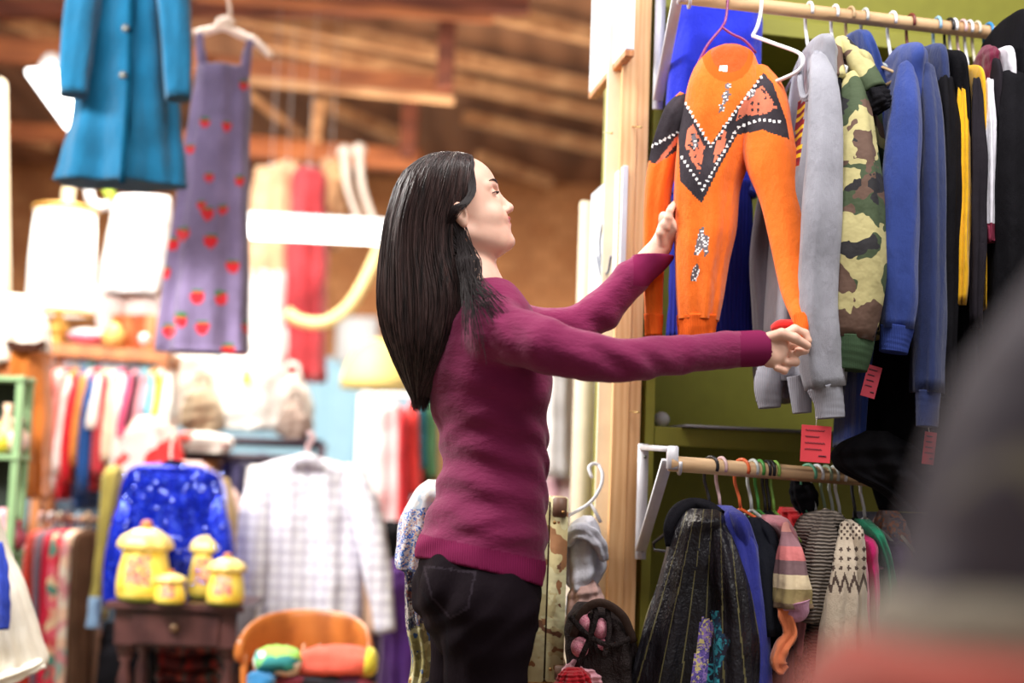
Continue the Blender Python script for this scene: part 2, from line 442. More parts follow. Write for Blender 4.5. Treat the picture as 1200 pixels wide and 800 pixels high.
# timbers: tie beams, posts, paler strips for lit edges
def timber(x0, y0, x1, y1, Y0, Y1, w_, h_, mat): trim(G().beam(P(x0, y0, Y0), P(x1, y1, Y1), w_, h_), mat)
timber(-40, 12, 620, 7, 8.6, 8.6, .10, .10, M_darkt)
timber(230, -4, 578, 22, 8.2, 8.3, .05, .05, M_timber)  # thin lighter strip put in as the bright, lit lower edge of the dark beam
timber(-60, 55, 240, 74, 8.8, 8.8, .12, .16, M_timber)
timber(230, 78, 530, 106, 9.0, 9.0, .12, .15, M_timber)
timber(230, 88, 532, 118, 8.9, 8.9, .05, .045, M_batten)  # pale strip stands for the lit bottom edge of the tie beam
timber(-60, 150, 240, 166, 10.4, 10.4, .12, .12, M_timber)
timber(240, 168, 494, 190, 10.4, 10.4, .14, .15, M_timber)
timber(525, 22, 521, 105, 8.8, 8.8, .11, .11, M_darkt)
timber(482, 118, 478, 184, 10.2, 10.2, .12, .12, M_darkt)
timber(375, 118, 370, 166, 10.2, 10.2, .06, .08, M_batten)
timber(290, 110, 355, 160, 10.6, 10.6, .08, .06, M_batten)
timber(-13, 95, -7, 420, 6.4, 6.4, .07, .14, M_cream)
# blue panelling low on the back wall
g = G().box((-.6, 12.9, .75), (7.4, .06, 2.9))
for i in range(26): g.box((-4.2+i*.28, 12.86, .75), (.03, .03, 2.9))
trim(g, M_blue)
# stud partition at the closet
def post(px, py, Y, wd, dp, mat, z0=0, z1=3.3):
    p = P(px, py, Y); trim(G().box((p.x, Y+dp/2, (z0+z1)/2), (wd, dp, z1-z0)), mat)
post(721, 700, 3.28, .036, .09, M_pine)
post(737, 700, 3.29, .030, .09, M_pine)
post(703, 700, 3.34, .034, .05, M_cream)
# ================================================================ WOMAN
skin = NT('skin'); c = skin.coord(); nz = skin.noise(c, 30, 3)
skin.base(skin.ramp(nz.outputs[0], [(.3, lin((226, 178, 156))), (.7, lin((236, 192, 170)))]))
skin.b.inputs['Roughness'].default_value = .5; skin.b.inputs['Subsurface Weight'].default_value = .12
skin.b.inputs['Subsurface Radius'].default_value = (.02, .008, .005); skin = skin.m
lip = plain('lip', (196, 98, 98), .35)
M_burg = NT('burgundy_knit'); c = M_burg.coord()
L = lin((128, 29, 78)); n1 = M_burg.noise(c, 8, 3)
M_burg.base(M_burg.ramp(n1.outputs[0], [(.3, tuple(x*.85 for x in L[:3])+(1,)), (.7, L)]))
M_burg.b.inputs['Roughness'].default_value = .85; M_burg.b.inputs['Specular IOR Level'].default_value = .25; M_burg.b.inputs['Sheen Weight'].default_value = .15
wv = M_burg.noise(M_burg.coord((1, 1, 2.2)), 14, 5, .6)
M_burg.bump(wv.outputs[0], .36, .02); M_burg = M_burg.m
M_rib = ribbed('burgundy_rib', (130, 28, 78), 70, (1, 1, .0), .5)
M_ribz = ribbed('burgundy_cuff_rib', (130, 28, 78), 70, (0.0, .6, 1), .5)
for mm in (M_rib,): pass
M_jean = cloth('black_denim', (25, 17, 23), .85, .12, 900, .25, .0)
M_crease = cloth('denim_crease_shade', (22, 18, 24), .8)
M_seam2 = cloth('denim_stitch', (46, 38, 46), .8)
base = P(570, 700, 2.8); base.z = 0
woman = root('person', 'woman in a burgundy sweater and black jeans holding up the orange sweatshirt', 'person', base)
YA = R(20)
bf = np.array([math.cos(YA), math.sin(YA), 0]); bl = np.array([-math.sin(YA), math.cos(YA), 0])
def A_(px, py, Y): return np.array(P(px, py, Y))
# ---- head frame
yw, pt = R(4), R(21)
hf = np.array([math.cos(pt)*math.cos(yw), math.cos(pt)*math.sin(yw), math.sin(pt)]); hl = np.array([-math.sin(yw), math.cos(yw), 0]); hu = np.cross(hf, hl)
HO = A_(535.5, 252.5, 2.8)
def H(a, b, c): return HO+a*hf+b*hl+c*hu
HA = [hf, hl, hu]
S = SDF(HO+np.array([-.16, -.17, -.33]), HO+np.array([.17, .19, .16]), .0021)
S.ell(H(-.012, 0, .035), HA, (.098, .074, .092), .02)
S.ell(H(.03, 0, .045), HA, (.064, .062, .062), .02)       # forehead
S.ell(H(.035, 0, -.022), HA, (.057, .060, .082), .02)      # face
S.ell(H(.048, 0, -.062), HA, (.041, .044, .036), .02)      # jaw front
S.cone(H(-.005, -.052, -.045), H(.06, -.022, -.082), .014, .013, .022)
S.cone(H(-.005, .052, -.045), H(.06, .022, -.082), .014, .013, .022)
S.ell(H(.078, 0, -.083), HA, (.0155, .018, .0135), .014)   # chin
for s_ in (-1, 1):
    S.ell(H(.062, s_*.034, -.026), HA, (.021, .019, .019), .016)  # smiling cheek
    S.cone(H(.085, s_*.010, .031), H(.071, s_*.043, .031), .008, .007, .012)   # brow
    S.ell(H(.088, s_*.030, .016), HA, (.011, .017, .010), .010, 'sub')   # eye socket
    S.ell(H(.0735, s_*.031, .0155), HA, (.0125, .0150, .0105), .004)         # lid
    S.ell(H(.093, s_*.0105, -.0225), HA, (.0095, .0065, .0065), .005)        # nostril wing
S.cone(H(.085, 0, .022), H(.1025, 0, -.015), .0065, .0085, .010)              # nose bridge
S.ell(H(.1035, 0, -.0185), HA, (.0095, .0095, .0085), .006)                    # nose tip
S.ell(H(.082, 0, -.044), HA, (.0125, .024, .016), .010)                      # mouth mound
S.ell(H(.0915, 0, -.0385), HA, (.0090, .019, .0050), .003)
S.ell(H(.0885, 0, -.0505), HA, (.0085, .017, .0058), .003)
for s_ in (-1, 1):
    S.cone(H(.096, 0, -.0440), H(.076, s_*.030, -.038), .0014, .0016, .003, 'sub')
    S.ell(H(.082, s_*.026, -.034), HA, (.010, .008, .012), .010)
# ear (near and far)
for s_ in (-1, 1):
    ea = [hf, hl, hu]
    S.ell(H(.0, s_*.080, -.012), ea, (.014, .009, .024), .006)
    S.ell(H(.002, s_*.089, -.010), ea, (.008, .007, .015), .004, 'sub')
    S.ell(H(.0, s_*.080, -.032), ea, (.007, .006, .009), .005)
# neck, shoulders
S.cone(H(-.022, 0, -.055), A_(551, 345, 2.80), .050, .056, .02)
S.cone(H(.018, 0, -.085), A_(556, 335, 2.79), .026, .040, .02)
S.cone(A_(556, 345, 2.80), A_(562, 400, 2.82), .060, .10, .03)
Vh, Fh = S.mesh()
hands = []
# near (right) hand, closed round the orange cuff
Y0 = 2.735
def hp(x, y, dY=0): return A_(x, y, Y0+dY)
B = SDF(hp(850, 450)-.05, hp(965, 365)+.08, .0018)
B.cone(hp(860, 409), hp(892, 407), .026, .025, .01)
B.cone(hp(892, 407), hp(915, 404), (.024, .015), (.033, .016), .012, ax=(0, 0.25, 1))
B.ell(hp(904, 420), [(1, 0, 0), (0, 1, 0), (0, 0, 1)], (.022, .017, .018), .012)
for path in ([(900, 396, -.012, .0115), (916, 391, -.022, .0105), (931, 396, -.020, .0098), (946, 405, -.012, .0080)],      # thumb
             [(918, 393, 0, .0105), (931, 386, .006, .0096), (943, 391, .012, .0088), (947, 399, .010, .0076)],               # index
             [(919, 403, .004, .0105), (934, 404, .012, .0095), (943, 410, .012, .0086), (934, 413, .002, .0078)],            # middle
             [(916, 411, .004, .0102), (929, 417, .010, .0092), (932, 424, .004, .0084), (922, 424, -.006, .0076)],           # ring
             [(911, 418, .002, .0094), (922, 428, .006, .0082), (919, 434, -.002, .0074), (910, 431, -.008, .0066)]):          # little
    for i in range(3):
        (x0, y0, d0, r0), (x1, y1, d1, r1) = path[i], path[i+1]
        B.cone(hp(x0, y0, d0), hp(x1, y1, d1), r0, r1, .0035)
hands.append(B.mesh())
# far (left) hand, flat behind the side of the sweatshirt
Y1 = 2.99
def fp(x, y, dY=0): return A_(x, y, Y1+dY)
B = SDF(fp(755, 320)-.06, fp(812, 225)+.08, .0019)
B.cone(fp(752, 312), fp(774, 289), .025, .024, .01)
B.cone(fp(774, 289), fp(784, 266, -.01), (.022, .014), (.014, .036), .010, ax=(.9, .2, .5))
for k, (dx, dY, r_) in enumerate([(-2, -.030, .0088), (0, -.010, .0094), (1, .012, .0094), (1, .034, .0086)]):
    pts = [(783+dx, 266, -.01+dY*.9), (785+dx, 255-(k in (1, 2))*2, -.012+dY), (787+dx, 247-(k in (1, 2))*3, -.010+dY*1.05), (791+dx, 241-(k in (1, 2))*2, -.002+dY*1.05)]
    for i in range(3): B.cone(fp(*pts[i]), fp(*pts[i+1]), r_-.0006*i, r_-.0006*(i+1), .003)
pts = [(776, 284, -.018), (775, 273, -.030), (779, 263, -.036), (784, 257, -.038)]
for i in range(3): B.cone(fp(*pts[i]), fp(*pts[i+1]), .0115-.001*i, .0105-.001*i, .004)
hands.append(B.mesh())
# trunk, arms and legs under the clothes
Bd = SDF(A_(480, 800, 2.8)*np.array([1, 0, 0])+np.array([-.1, 2.45, 0]), np.array([.56, 3.25, 1.56]), .007)
Bd.cone(A_(560, 680, 2.82), A_(580, 545, 2.81), (.12, .085), (.10, .085), .04, ax=bl)
Bd.cone(A_(580, 545, 2.81), A_(574, 430, 2.81), (.10, .085), (.13, .095), .04, ax=bl)
Bd.cone(A_(574, 430, 2.81), A_(563, 380, 2.81), (.13, .095), (.12, .06), .04, ax=bl)
Bd.cone(A_(563, 380, 2.81), A_(556, 345, 2.80), .06, .05, .04)
for a in ([(580, 388, 2.68, .035), (690, 419, 2.59, .033), (735, 422, 2.605, .030), (862, 409, 2.73, .025)], [(596, 384, 2.955, .035), (640, 390, 2.985, .03), (675, 386, 3.0, .028), (705, 364, 3.0, .026), (755, 310, 2.99, .024)]):
    for i in range(len(a)-1): Bd.cone(A_(*a[i][:3]), A_(*a[i+1][:3]), a[i][3], a[i+1][3], .01)
legs = [[(574, 705, 2.73), (572, 790, 2.74)], [(545, 700, 2.91), (543, 790, 2.92)]]
feet = []
for i, lg in enumerate(legs):
    h_, k0 = A_(*lg[0]), A_(*lg[1]); kn = np.array([k0[0]-.005, k0[1], .50]); an = np.array([k0[0]-.035, k0[1], .10])
    Bd.cone(h_, k0, .060, .055, .03); Bd.cone(k0, kn, .055, .045, .02); Bd.cone(kn, kn+(an-kn)*.35, .045, .047, .01); Bd.cone(kn+(an-kn)*.35, an, .047, .031, .01)
    Bd.cone(an+np.array([-.01, 0, -.05]), an+np.array([.16*math.cos(YA), .16*math.sin(YA), -.068]), .031, .022, .02); feet.append(an)
Vb, Fb = Bd.mesh()
g = G().add(Vh, Fh); nH = len(Fh)
for v, f in hands: g.add(v, f)
g.add(Vb, Fb)
def paint_skin(px, py, C):
    d = C-HO; a, b, cc = d@hf, d@hl, d@hu
    return ((a > .070) & (abs(b) < .024) & (cc < -.0335+abs(b)*.12) & (cc > -.0560+abs(b)*.35)).astype(int)
body = g.obj('body', [skin, lip], woman, paint=paint_skin)
# eyes, lashes and brows
for s_ in (-1, 1):
    M_eye = plain('eye_white', (235, 232, 228), .2); M_dark = plain('lash_dark', (34, 22, 22), .5)
    gg = G()
    for i in range(9):
        t = i/8; b = s_*(.020+.024*t); a0 = .0860-.30*(t-.3)**2*.05-.004*t
        p0 = H(a0, b, .0135+.002*math.sin(t*3.1)); p1 = H(a0+.008, b+s_*.0035*(t+.2), .0145)
        gg.tube([p0, (p0+p1)/2+hu*-.0004, p1], [.0012, .0008, .0003], 5)
    gg.tube([H(.0862-.0072*t*t, s_*(.019+.026*t), .0138+.0016*math.sin(t*3.14)) for t in np.linspace(0, 1, 9)], [.0006]+[.0015]*7+[.0006], 6)
    gg.obj('eyelash', M_dark, woman)
    gb = G().tube([H(.0955-.017*t*t, s_*(.012+.036*t), .0345+.006*math.sin(t*2.4)) for t in np.linspace(0, 1, 10)], list(np.interp(np.linspace(0, 1, 10), [0, .3, 1], [.0022, .0028, .0008])), 8, 0, True, 0, 5, 0, .55)
    gb.obj('eyebrow', M_dark, woman)
# ---- sweater
W = SDF(np.array([A_(480, 690, 2.8)[0]-.05, 2.45, .86]), np.array([.60, 3.16, 1.60]), .0034)
sec = [(694, 560, 72, .160, 2.815), (672, 561, 74, .163, 2.815), (650, 562, 74, .160, 2.815), (620, 569, 70, .150, 2.81), (580, 576, 64, .136, 2.81), (540, 580, 60, .128, 2.81), (510, 578, 61.5, .130, 2.81),
       (480, 574, 66, .138, 2.81), (450, 572, 71, .146, 2.81), (430, 571, 71, .152, 2.81), (400, 569, 66, .158, 2.81), (375, 566, 54, .150, 2.81), (360, 566, 44, .115, 2.81), (346, 563, 34, .075, 2.80), (334, 561, 30, .055, 2.80)]
def rr(hpx, ry):
    h = hpx*2.8/FPX; return math.sqrt(max(h*h-(ry*math.sin(YA))**2, .0004))/math.cos(YA)
for i in range(len(sec)-1):
    a, b = sec[i], sec[i+1]
    W.cone(A_(a[1], a[0], a[4]), A_(b[1], b[0], b[4]), (a[3], rr(a[2], a[3])), (b[3], rr(b[2], b[3])), .012, ax=bl)
for s_, bx, by in ((-1, 604, 452), (1, 592, 452)):  # bust
    W.ell(A_(bx, by, 2.81+s_*.065), [bf, bl, (0, 0, 1)], (.062, .062, .058), .035)
near = [(580, 386, 2.665, 34), (640, 405, 2.60, 33), (690, 419, 2.585, 28), (735, 422, 2.60, 25.5), (800, 415, 2.66, 22.5), (850, 410, 2.71, 21.5), (888, 408, 2.735, 21.5)]
far = [(596, 382, 2.955, 30), (640, 388, 2.985, 27), (675, 384, 3.0, 25), (705, 363, 3.0, 24), (740, 327, 2.995, 21), (775, 293, 2.99, 18.5)]
for arm in (near, far):
    for i in range(len(arm)-1):
        a, b = arm[i], arm[i+1]; W.cone(A_(*a[:3]), A_(*b[:3]), a[3]*a[2]/FPX, b[3]*b[2]/FPX, .022 if i < 1 else .008)
# flat ends of cuffs
for (e, d) in ((near, 1), (far, 1)):
    p, q = A_(*e[-1][:3]), A_(*e[-2][:3]); n = (p-q)/np.linalg.norm(p-q); r = .05
    W.cone(p+n*.032, p+n*.034, .036, .036, .002, 'sub')
# neck opening and hem
W.cone(H(.0, 0, -.09), A_(566, 346, 2.80), .062, .066, .006, 'sub')
X, Yg, Z = W.grid()
# folds
z_ = Z; s1 = np.sin((z_*1.0+X*.35+.02*np.sin(Yg*25))*95+3*np.sin(X*9+Yg*11))
mask = np.exp(-((z_-1.13)/.14)**2)*(X < .12)
W.F += (mask*.0036*s1).astype(np.float32)
s2 = np.sin((z_*.9-X*.5)*70+2.2*np.sin(z_*31+Yg*14)); W.F += (.0013*s2*(X < .14)).astype(np.float32)
arm_m = (X > .06)*1.; W.F += (arm_m*.0016*np.sin(X*62+3*np.sin(z_*30+Yg*9)+z_*40)*np.exp(-((X-.22)/.13)**2)*1.5).astype(np.float32)
W.F += (.0016*np.sin(X*120+z_*60)*np.exp(-((X+.03)/.05)**2-((z_-1.37)/.07)**2)).astype(np.float32)
p0, p1 = A_(485, 652, 2.8), A_(634, 688, 2.8)
nn = np.cross(p1-p0, np.array([0, 1, -.10])); nn = nn if nn[2] < 0 else -nn
W.cut(p0, nn)
Vs, Fs = W.mesh()
def paint_sw(px, py, C):
    hem = (py > 624+(px-485)*.215) & (px < 660); cuff = (px > 868) | ((px > 742) & (py < 335) & (C[:, 1] > 2.85))
    return np.where(hem, 1, np.where(cuff, 2, 0))
g = G().add(Vs, Fs); sw = g.obj('sweater', [M_burg, M_rib, M_ribz], woman, paint=paint_sw)
# ---- jeans
J = SDF(np.array([A_(480, 690, 2.8)[0]-.06, 2.55, .08]), np.array([.14, 3.10, 1.03]), .0045)
def rj(hpx, ry): return rr(hpx, ry)
js = [(640, 563, 66, .140), (665, 560, 69, .150), (690, 560, 71, .155), (715, 563, 68, .155)]
for i in range(3):
    a, b = js[i], js[i+1]; J.cone(A_(a[1], a[0], 2.81), A_(b[1], b[0], 2.81), (a[3], rj(a[2], a[3])), (b[3], rj(b[2], b[3])), .012, ax=bl)
J.ell(A_(537, 692, 2.735), [bf, bl, (0, 0, 1)], (.075, .075, .078), .02)
J.ell(A_(518, 692, 2.905), [bf, bl, (0, 0, 1)], (.062, .072, .075), .02)
for i, (tp, lg) in enumerate(zip([(573, 712, 2.72, 57), (545, 712, 2.91, 44)], legs)):
    t0 = A_(*tp[:3]); k0 = A_(570 if i == 0 else 546, 800, lg[1][2]); r0, r1 = tp[3]*2.75/FPX, (47 if i == 0 else 43)*2.75/FPX
    kn = np.array([k0[0]-.005, k0[1], .50]); an = np.array([k0[0]-.038, k0[1], .12])
    J.cone(t0, k0, r0, r1, .012); J.cone(k0, kn, r1, .060, .01); J.cone(kn, kn+(an-kn)*.35, .060, .059, .01); J.cone(kn+(an-kn)*.35, an, .059, .042, .01)
X, Yg, Z = J.grid()
J.F += (.0016*np.sin(Z*85+X*40+2.5*np.sin(X*22+Yg*13))*np.exp(-((Z-.80)/.09)**2)).astype(np.float32)
J.F += (.0020*np.sin(Z*60-X*90+2*np.sin(Z*30))).astype(np.float32)
J.cut((0, 0, 1.01), (0, 0, 1)); J.cut((0, 0, .12), (0, 0, -1))
Vj, Fj = J.mesh()
pocket = [(497, 664), (557, 670), (548, 712), (528, 724), (506, 700)]
def dpoly(px, py, poly, closed=True):
    d = np.full(len(px), 1e9); n = len(poly)
    for i in range(n if closed else n-1):
        (x1, y1), (x2, y2) = poly[i], poly[(i+1) % n]; L2 = (x2-x1)**2+(y2-y1)**2
        t = np.clip(((px-x1)*(x2-x1)+(py-y1)*(y2-y1))/L2, 0, 1); d = np.minimum(d, np.hypot(px-x1-t*(x2-x1), py-y1-t*(y2-y1)))
    return d
def paint_j(px, py, C):
    fr = C[:, 1] < 2.86
    a = (dpoly(px, py, pocket) < 1.3) & fr
    b = (dpoly(px, py, [(492, 690), (508, 712), (524, 728), (523, 800)], False) < 1.6)  # line painted for the shade in the buttock crease and between the legs
    return np.where(b, 1, np.where(a, 2, 0))
jn = G().add(Vj, Fj).obj('jeans', [M_jean, M_crease, M_seam2], woman, paint=paint_j)
for an in feet:
    gb = G(); M_boot = plain('black_leather', (28, 24, 24), .4)
    gb.tube([an+np.array([0, 0, .12]), an+np.array([0, 0, .02]), an+np.array([.01, 0, -.04])], [.048, .045, .046], 16)
    gb.tube([an+np.array([-.03, -.01, -.055]), an+np.array([.08*bf[0], .08*bf[1], -.055]), an+np.array([.19*bf[0], .19*bf[1], -.068])], [.040, .042, .026], 16)
    for k in range(1): gb.box((an[0]-.02, an[1]-.01, .012), (.07, .07, .024), YA); gb.box((an[0]+.09*bf[0], an[1]+.09*bf[1], .012), (.22, .08, .024), YA)
    gb.obj('boot', M_boot, woman)
# ---- hair
hm = NT('black_hair'); c = hm.coord((60, 60, 2.5)); n_ = hm.noise(c, 3, 4, .6)
hm.base(hm.ramp(n_.outputs[0], [(.35, lin((20, 13, 14))), (.66, lin((72, 52, 50)))]))
hm.b.inputs['Roughness'].default_value = .34; hm.b.inputs['Specular IOR Level'].default_value = .5
hm.bump(n_.outputs[0], .5, .006); hm = hm.m
HR = [(181.5, 528, 541, .020), (184, 512, 550, .045), (190, 498, 556, .066), (200, 483, 558, .082), (212, 472, 557.5, .090), (230, 463.5, 556.5, .094), (250, 457.5, 551, .092), (270, 453, 546, .090), (290, 450.5, 547, .090),
      (310, 448, 551, .092), (330, 446, 560, .094), (350, 445, 566, .096), (370, 446, 566, .098), (390, 450, 558, .096), (410, 457, 547, .092), (430, 466, 532, .080), (448, 475, 516, .060), (462, 482, 503, .040), (474, 487, 496, .018)]
HRq = spline(HR, 90)
def hairpt(th, t, off=0):
    q = HRq[min(len(HRq)-1, max(0, int(t*(len(HRq)-1))))]
    c_ = np.array(P((q[1]+q[2])/2, q[0], 2.80)); a = (q[2]-q[1])/2*2.8/FPX+off; e = 2/2.5
    ct, st = math.cos(th), math.sin(th); d = .0022*math.sin(9*th+3*t)+.0018*math.sin(17*th-2*t)
    shift = .012*t*t
    return np.array([c_[0]+math.copysign(abs(ct)**e, ct)*(a+d), c_[1]+shift+math.copysign(abs(st)**e, st)*(q[3]+off+d), c_[2]])
n = 96; ths = np.linspace(0, 2*np.pi, n, endpoint=False)
Rg = [[hairpt(th, i/89) for th in ths] for i in range(90)]
hair = G().rings(Rg).obj('hair', hm, woman)
gs = G(); hr = random.Random(3)
for i in range(1700):
    th = hr.uniform(math.pi*.62, math.pi*2.02) if i % 4 else hr.uniform(0, 6.28); off = hr.uniform(-.001, .0035)
    t0 = hr.uniform(0, .10); t1 = 1-abs(hr.gauss(0, .07)); wav = hr.uniform(-.03, .03); ph = hr.uniform(0, 6)
    ts = np.linspace(t0, t1, 16); pts = [hairpt(th+wav*math.sin(3*t+ph)+(.25*(t-.3) if i % 9 == 0 else 0), t, off+.002*math.sin(ph+7*t)) for t in ts]
    if t1 > .97:
        pts.append(pts[-1]+np.array([hr.uniform(-.004, .006), 0, -hr.uniform(.005, .02)]))
    r0 = hr.uniform(.0006, .0013); gs.tube(pts, list(np.interp(np.linspace(0, 1, len(pts)), [0, .1, .8, 1], [r0*.5, r0, r0, .0002])), 4, 0, False)
# loose locks over the shoulder and by the ear
hm2 = plain('dark_hair_lock', (30, 20, 21), .6); hm2.node_tree.nodes['Principled BSDF'].inputs['Specular IOR Level'].default_value = .25; gl = G()
for i in range(115):
    x0 = hr.uniform(528, 546); y0 = hr.uniform(255, 300); x1 = hr.uniform(540, 598); y1 = hr.uniform(348, 385)+hr.uniform(0, 45)*(x1 < 572)
    xm = 546+(x1-548)*.30+hr.uniform(-7, 5); ym = hr.uniform(322, 345)
    q = spline([list(P(x0, y0, 2.725)), list(P(xm-4+hr.uniform(-3, 3), 302, 2.714)), list(P(xm, ym, 2.675)), list(P((xm+x1)/2, (ym+y1)/2, 2.622)), list(P(x1, y1, 2.598+abs(x1-575)*.0003))], 16); gl.tube(q, list(np.linspace(.0011, .0003, 16)), 4, 0, False)
for i in range(60):
    x0 = hr.uniform(548, 557.5); e_ = hr.uniform(0, 1); q = spline([list(P(x0-4, hr.uniform(188, 196), 2.750)), list(P(x0+.5, 222, 2.724)), list(P(x0-5-3*e_, 236, 2.706)), list(P(x0-15-6*e_, 248-5*e_, 2.700)), list(P(x0-26, 262, 2.712))], 12)
    gl.tube(q, list(np.linspace(.0011, .0006, 12)), 4, 0, False)
gs.obj('hair_strands', hm, hair)
gl.obj('loose_locks', hm2, hair)
# ================================================================ CLOSET (right)
YW = R(12.5); wu = np.array([math.cos(YW), math.sin(YW), 0]); wv_ = np.array([-math.sin(YW), math.cos(YW), 0])
W0 = np.array(P(746, 600, 3.32)); W0[2] = 0
def WP(u, v, z): return W0+wu*u+wv_*v+np.array([0, 0, z])
def wbox(g, u0, u1, v0, v1, z0, z1): return g.box(WP((u0+u1)/2, (v0+v1)/2, (z0+z1)/2), (u1-u0, v1-v0, z1-z0), YW)
M_ol = plain('olive_paint', (150, 148, 56), .6)
closet = root('open_closet', 'olive green painted open closet with shelves behind the two clothes rails', 'closet', WP(1, .2, 0))
wbox(G(), .02, 2.6, .40, .42, .02, 2.9).obj('back_panel', M_ol, closet, False)
wbox(G(), .012, .034, -.01, .42, .0, 2.9).obj('side_panel', M_ol, closet, False)
wbox(G(), 2.58, 2.6, .0, .40, .02, 2.9).obj('side_panel', M_ol, closet, False)
zs = float(P(800, 508, 3.33).z)
for z in (.62, zs, float(P(900, 28, 3.38).z), .02+.06):
    g = G(); wbox(g, .036, 2.58, -.005, .40, z-.012, z+.012)
    wbox(g, .036, 2.58, -.012, .006, z-.030, z+.014); o = g.obj('shelf', M_ol, closet, False)
for u in (.036, 1.3): wbox(G(), u, u+.035, .38, .40, zs+.02, 2.2).obj('batten', M_ol, closet, False)
# flat paper and knob on shelf
tag(wbox(G(), .10, .52, -.045, .24, zs+.0145, zs+.021).obj('cardboard_sheet', plain('pale_card', (120, 116, 120), .5)), 'thin grey sheet lying flat on the olive closet shelf', 'cardboard')
tag(G().ball(WP(.075, .06, zs+.034), (.020, .018, .019)).obj('paper_wad', plain('grey_paper', (190, 190, 196), .8)), 'small crumpled grey wad at the left end of the olive closet shelf', 'paper')
M_dowel = wood('dowel', (206, 170, 128), (170, 132, 92), (.3, 4, 4), .6, 1, .1)
M_wm = plain('white_metal', (232, 232, 238), .4, .1)
RA, RB = np.array(P(812, -2, 3.02)), np.array(P(790, 543, 3.01))
dz2 = -.035
def ru(px): # point on upper rail below photo column px
    lo, hi = -.3, 3.
    for _ in range(40):
        md = (lo+hi)/2; q = RA+wu*md
        if proj(q)[0] < px: lo = md
        else: hi = md
    return RA+wu*lo
def rl(px):
    lo, hi = -.3, 3.; d = wu+np.array([0, 0, dz2])
    for _ in range(40):
        md = (lo+hi)/2; q = RB+d*md
        if proj(q)[0] < px: lo = md
        else: hi = md
    return RB+d*lo
tag(G().tube([RA-wu*.03, RA+wu*1.9], .0155, 20).obj('clothes_rail', M_dowel), 'upper round wooden clothes rail crossing the closet at the top', 'clothes rail')
tag(G().tube([RB-wu*.01, RB+(wu+np.array([0, 0, dz2]))*1.9], .0165, 20).obj('clothes_rail', M_dowel), 'lower round wooden clothes rail on the white bracket below the shelf', 'clothes rail')
def bracket(end, wx, ztop, zbot, label):
    r = root('rail_bracket', label, 'bracket', (wx[0], wx[1], zbot))
    X, Yw = wx
    G().box((X, Yw, (ztop+zbot)/2), (.024, .006, ztop-zbot)).obj('wall_plate', M_wm, r)
    G().beam((X, Yw, ztop-.008), (end[0]-.004, end[1], end[2]+.030), .022, .012).obj('top_arm', M_wm, r)
    G().beam((X, Yw-.006, zbot+.02), (end[0]-.012, end[1]+.02, end[2]+.008), .024, .008).obj('diagonal_brace', M_wm, r)
    g = G(); th = np.linspace(-.3, math.pi+.2, 12)
    g.tube([end+wu*.012*1+np.array([0, 0, 0])+np.array([0, math.cos(t)*.021, -math.sin(t)*.021]) for t in th], .004, 8)
    g.box(end+np.array([-.004, 0, .012]), (.022, .030, .05)); g.obj('rail_cup', M_wm, r)
    for z in (zbot+.02, zbot+.07, ztop-.03): G().ball((X+.004, Yw-.005, z), .004, 8, 6).obj('screw', plain('dull_steel', (120, 116, 110), .4, .8), r)
bw = P(754, 520, 3.265); bracket(RB, (bw.x, bw.y), bw.z, float(P(750, 655, 3.265).z), 'white metal bracket holding the left end of the lower clothes rail')
bw = P(774, 4, 3.265); bracket(RA-wu*.02, (bw.x, bw.y), float(P(774, -30, 3.265).z), float(P(772, 128, 3.265).z), 'white metal bracket beside the bright blue dress at the top of the pine post')
# nails in the post
for x, y, lb in ((741, 148, 'thin nail sticking out of the pine post beside the orange sweatshirt'), (707, 155, 'thin nail in the white partition edge left of the pine post'), (738, 482, 'thin nail low on the pine post above the lower bracket')):
    Yn = 3.27; tag(G().tube([P(x, y, Yn+.01), P(x+10, y+1, Yn-.03)], .0016, 6).ball(P(x+10, y+1, Yn-.03), .003, 8, 6).obj('nail', plain('brass_nail', (200, 170, 110), .4, .8)), lb, 'nail')
# ---- hangers
M_h = {k: plain('hanger_'+k, v, .35) for k, v in dict(white=(240, 240, 244), black=(34, 32, 36), pink=(226, 190, 190), orange=(238, 110, 60), green=(80, 160, 70), lime=(150, 200, 90), teal=(100, 176, 140), sage=(150, 170, 140), brown=(120, 52, 46), tan=(190, 160, 120), sky=(150, 190, 220), blue=(50, 140, 210), cream=(226, 214, 190), red=(206, 50, 44), purple=(140, 50, 110), clear=(205, 212, 208)).items()}
def hanger(p, col, label, yaw=YW+R(90), drop=.10, hw=.20, lean=0, group=None, r=.0036):
    """plastic clothes hanger hooked over the rail at p"""
    ca, sa = math.cos(yaw), math.sin(yaw)
    def L(x, z, y=0): return np.array(p)+np.array([x*ca-y*sa, x*sa+y*ca, z])
    h = []
    for t in np.linspace(-.5, math.pi+.1, 12): h.append(L(-math.cos(t)*.021+0, math.sin(t)*.021))
    h = h[::-1] if False else h
    h = [L(math.cos(t)*.0205, math.sin(t)*.0205) for t in np.linspace(math.pi+.5, 0, 12)]+[L(.018, -.03), L(.004+lean, -drop*.75), L(lean, -drop)]
    g = G().tube(h, r, 8)
    g.tube([L(lean, -drop), L(hw*.5, -drop-.035), L(hw, -drop-.085), L(hw-.004, -drop-.10), L(0, -drop-.105), L(-hw+.004, -drop-.10), L(-hw, -drop-.085), L(-hw*.5, -drop-.035), L(lean, -drop)], r, 8)
    return tag(g.obj('clothes_hanger', M_h[col]), label, 'hanger', group)
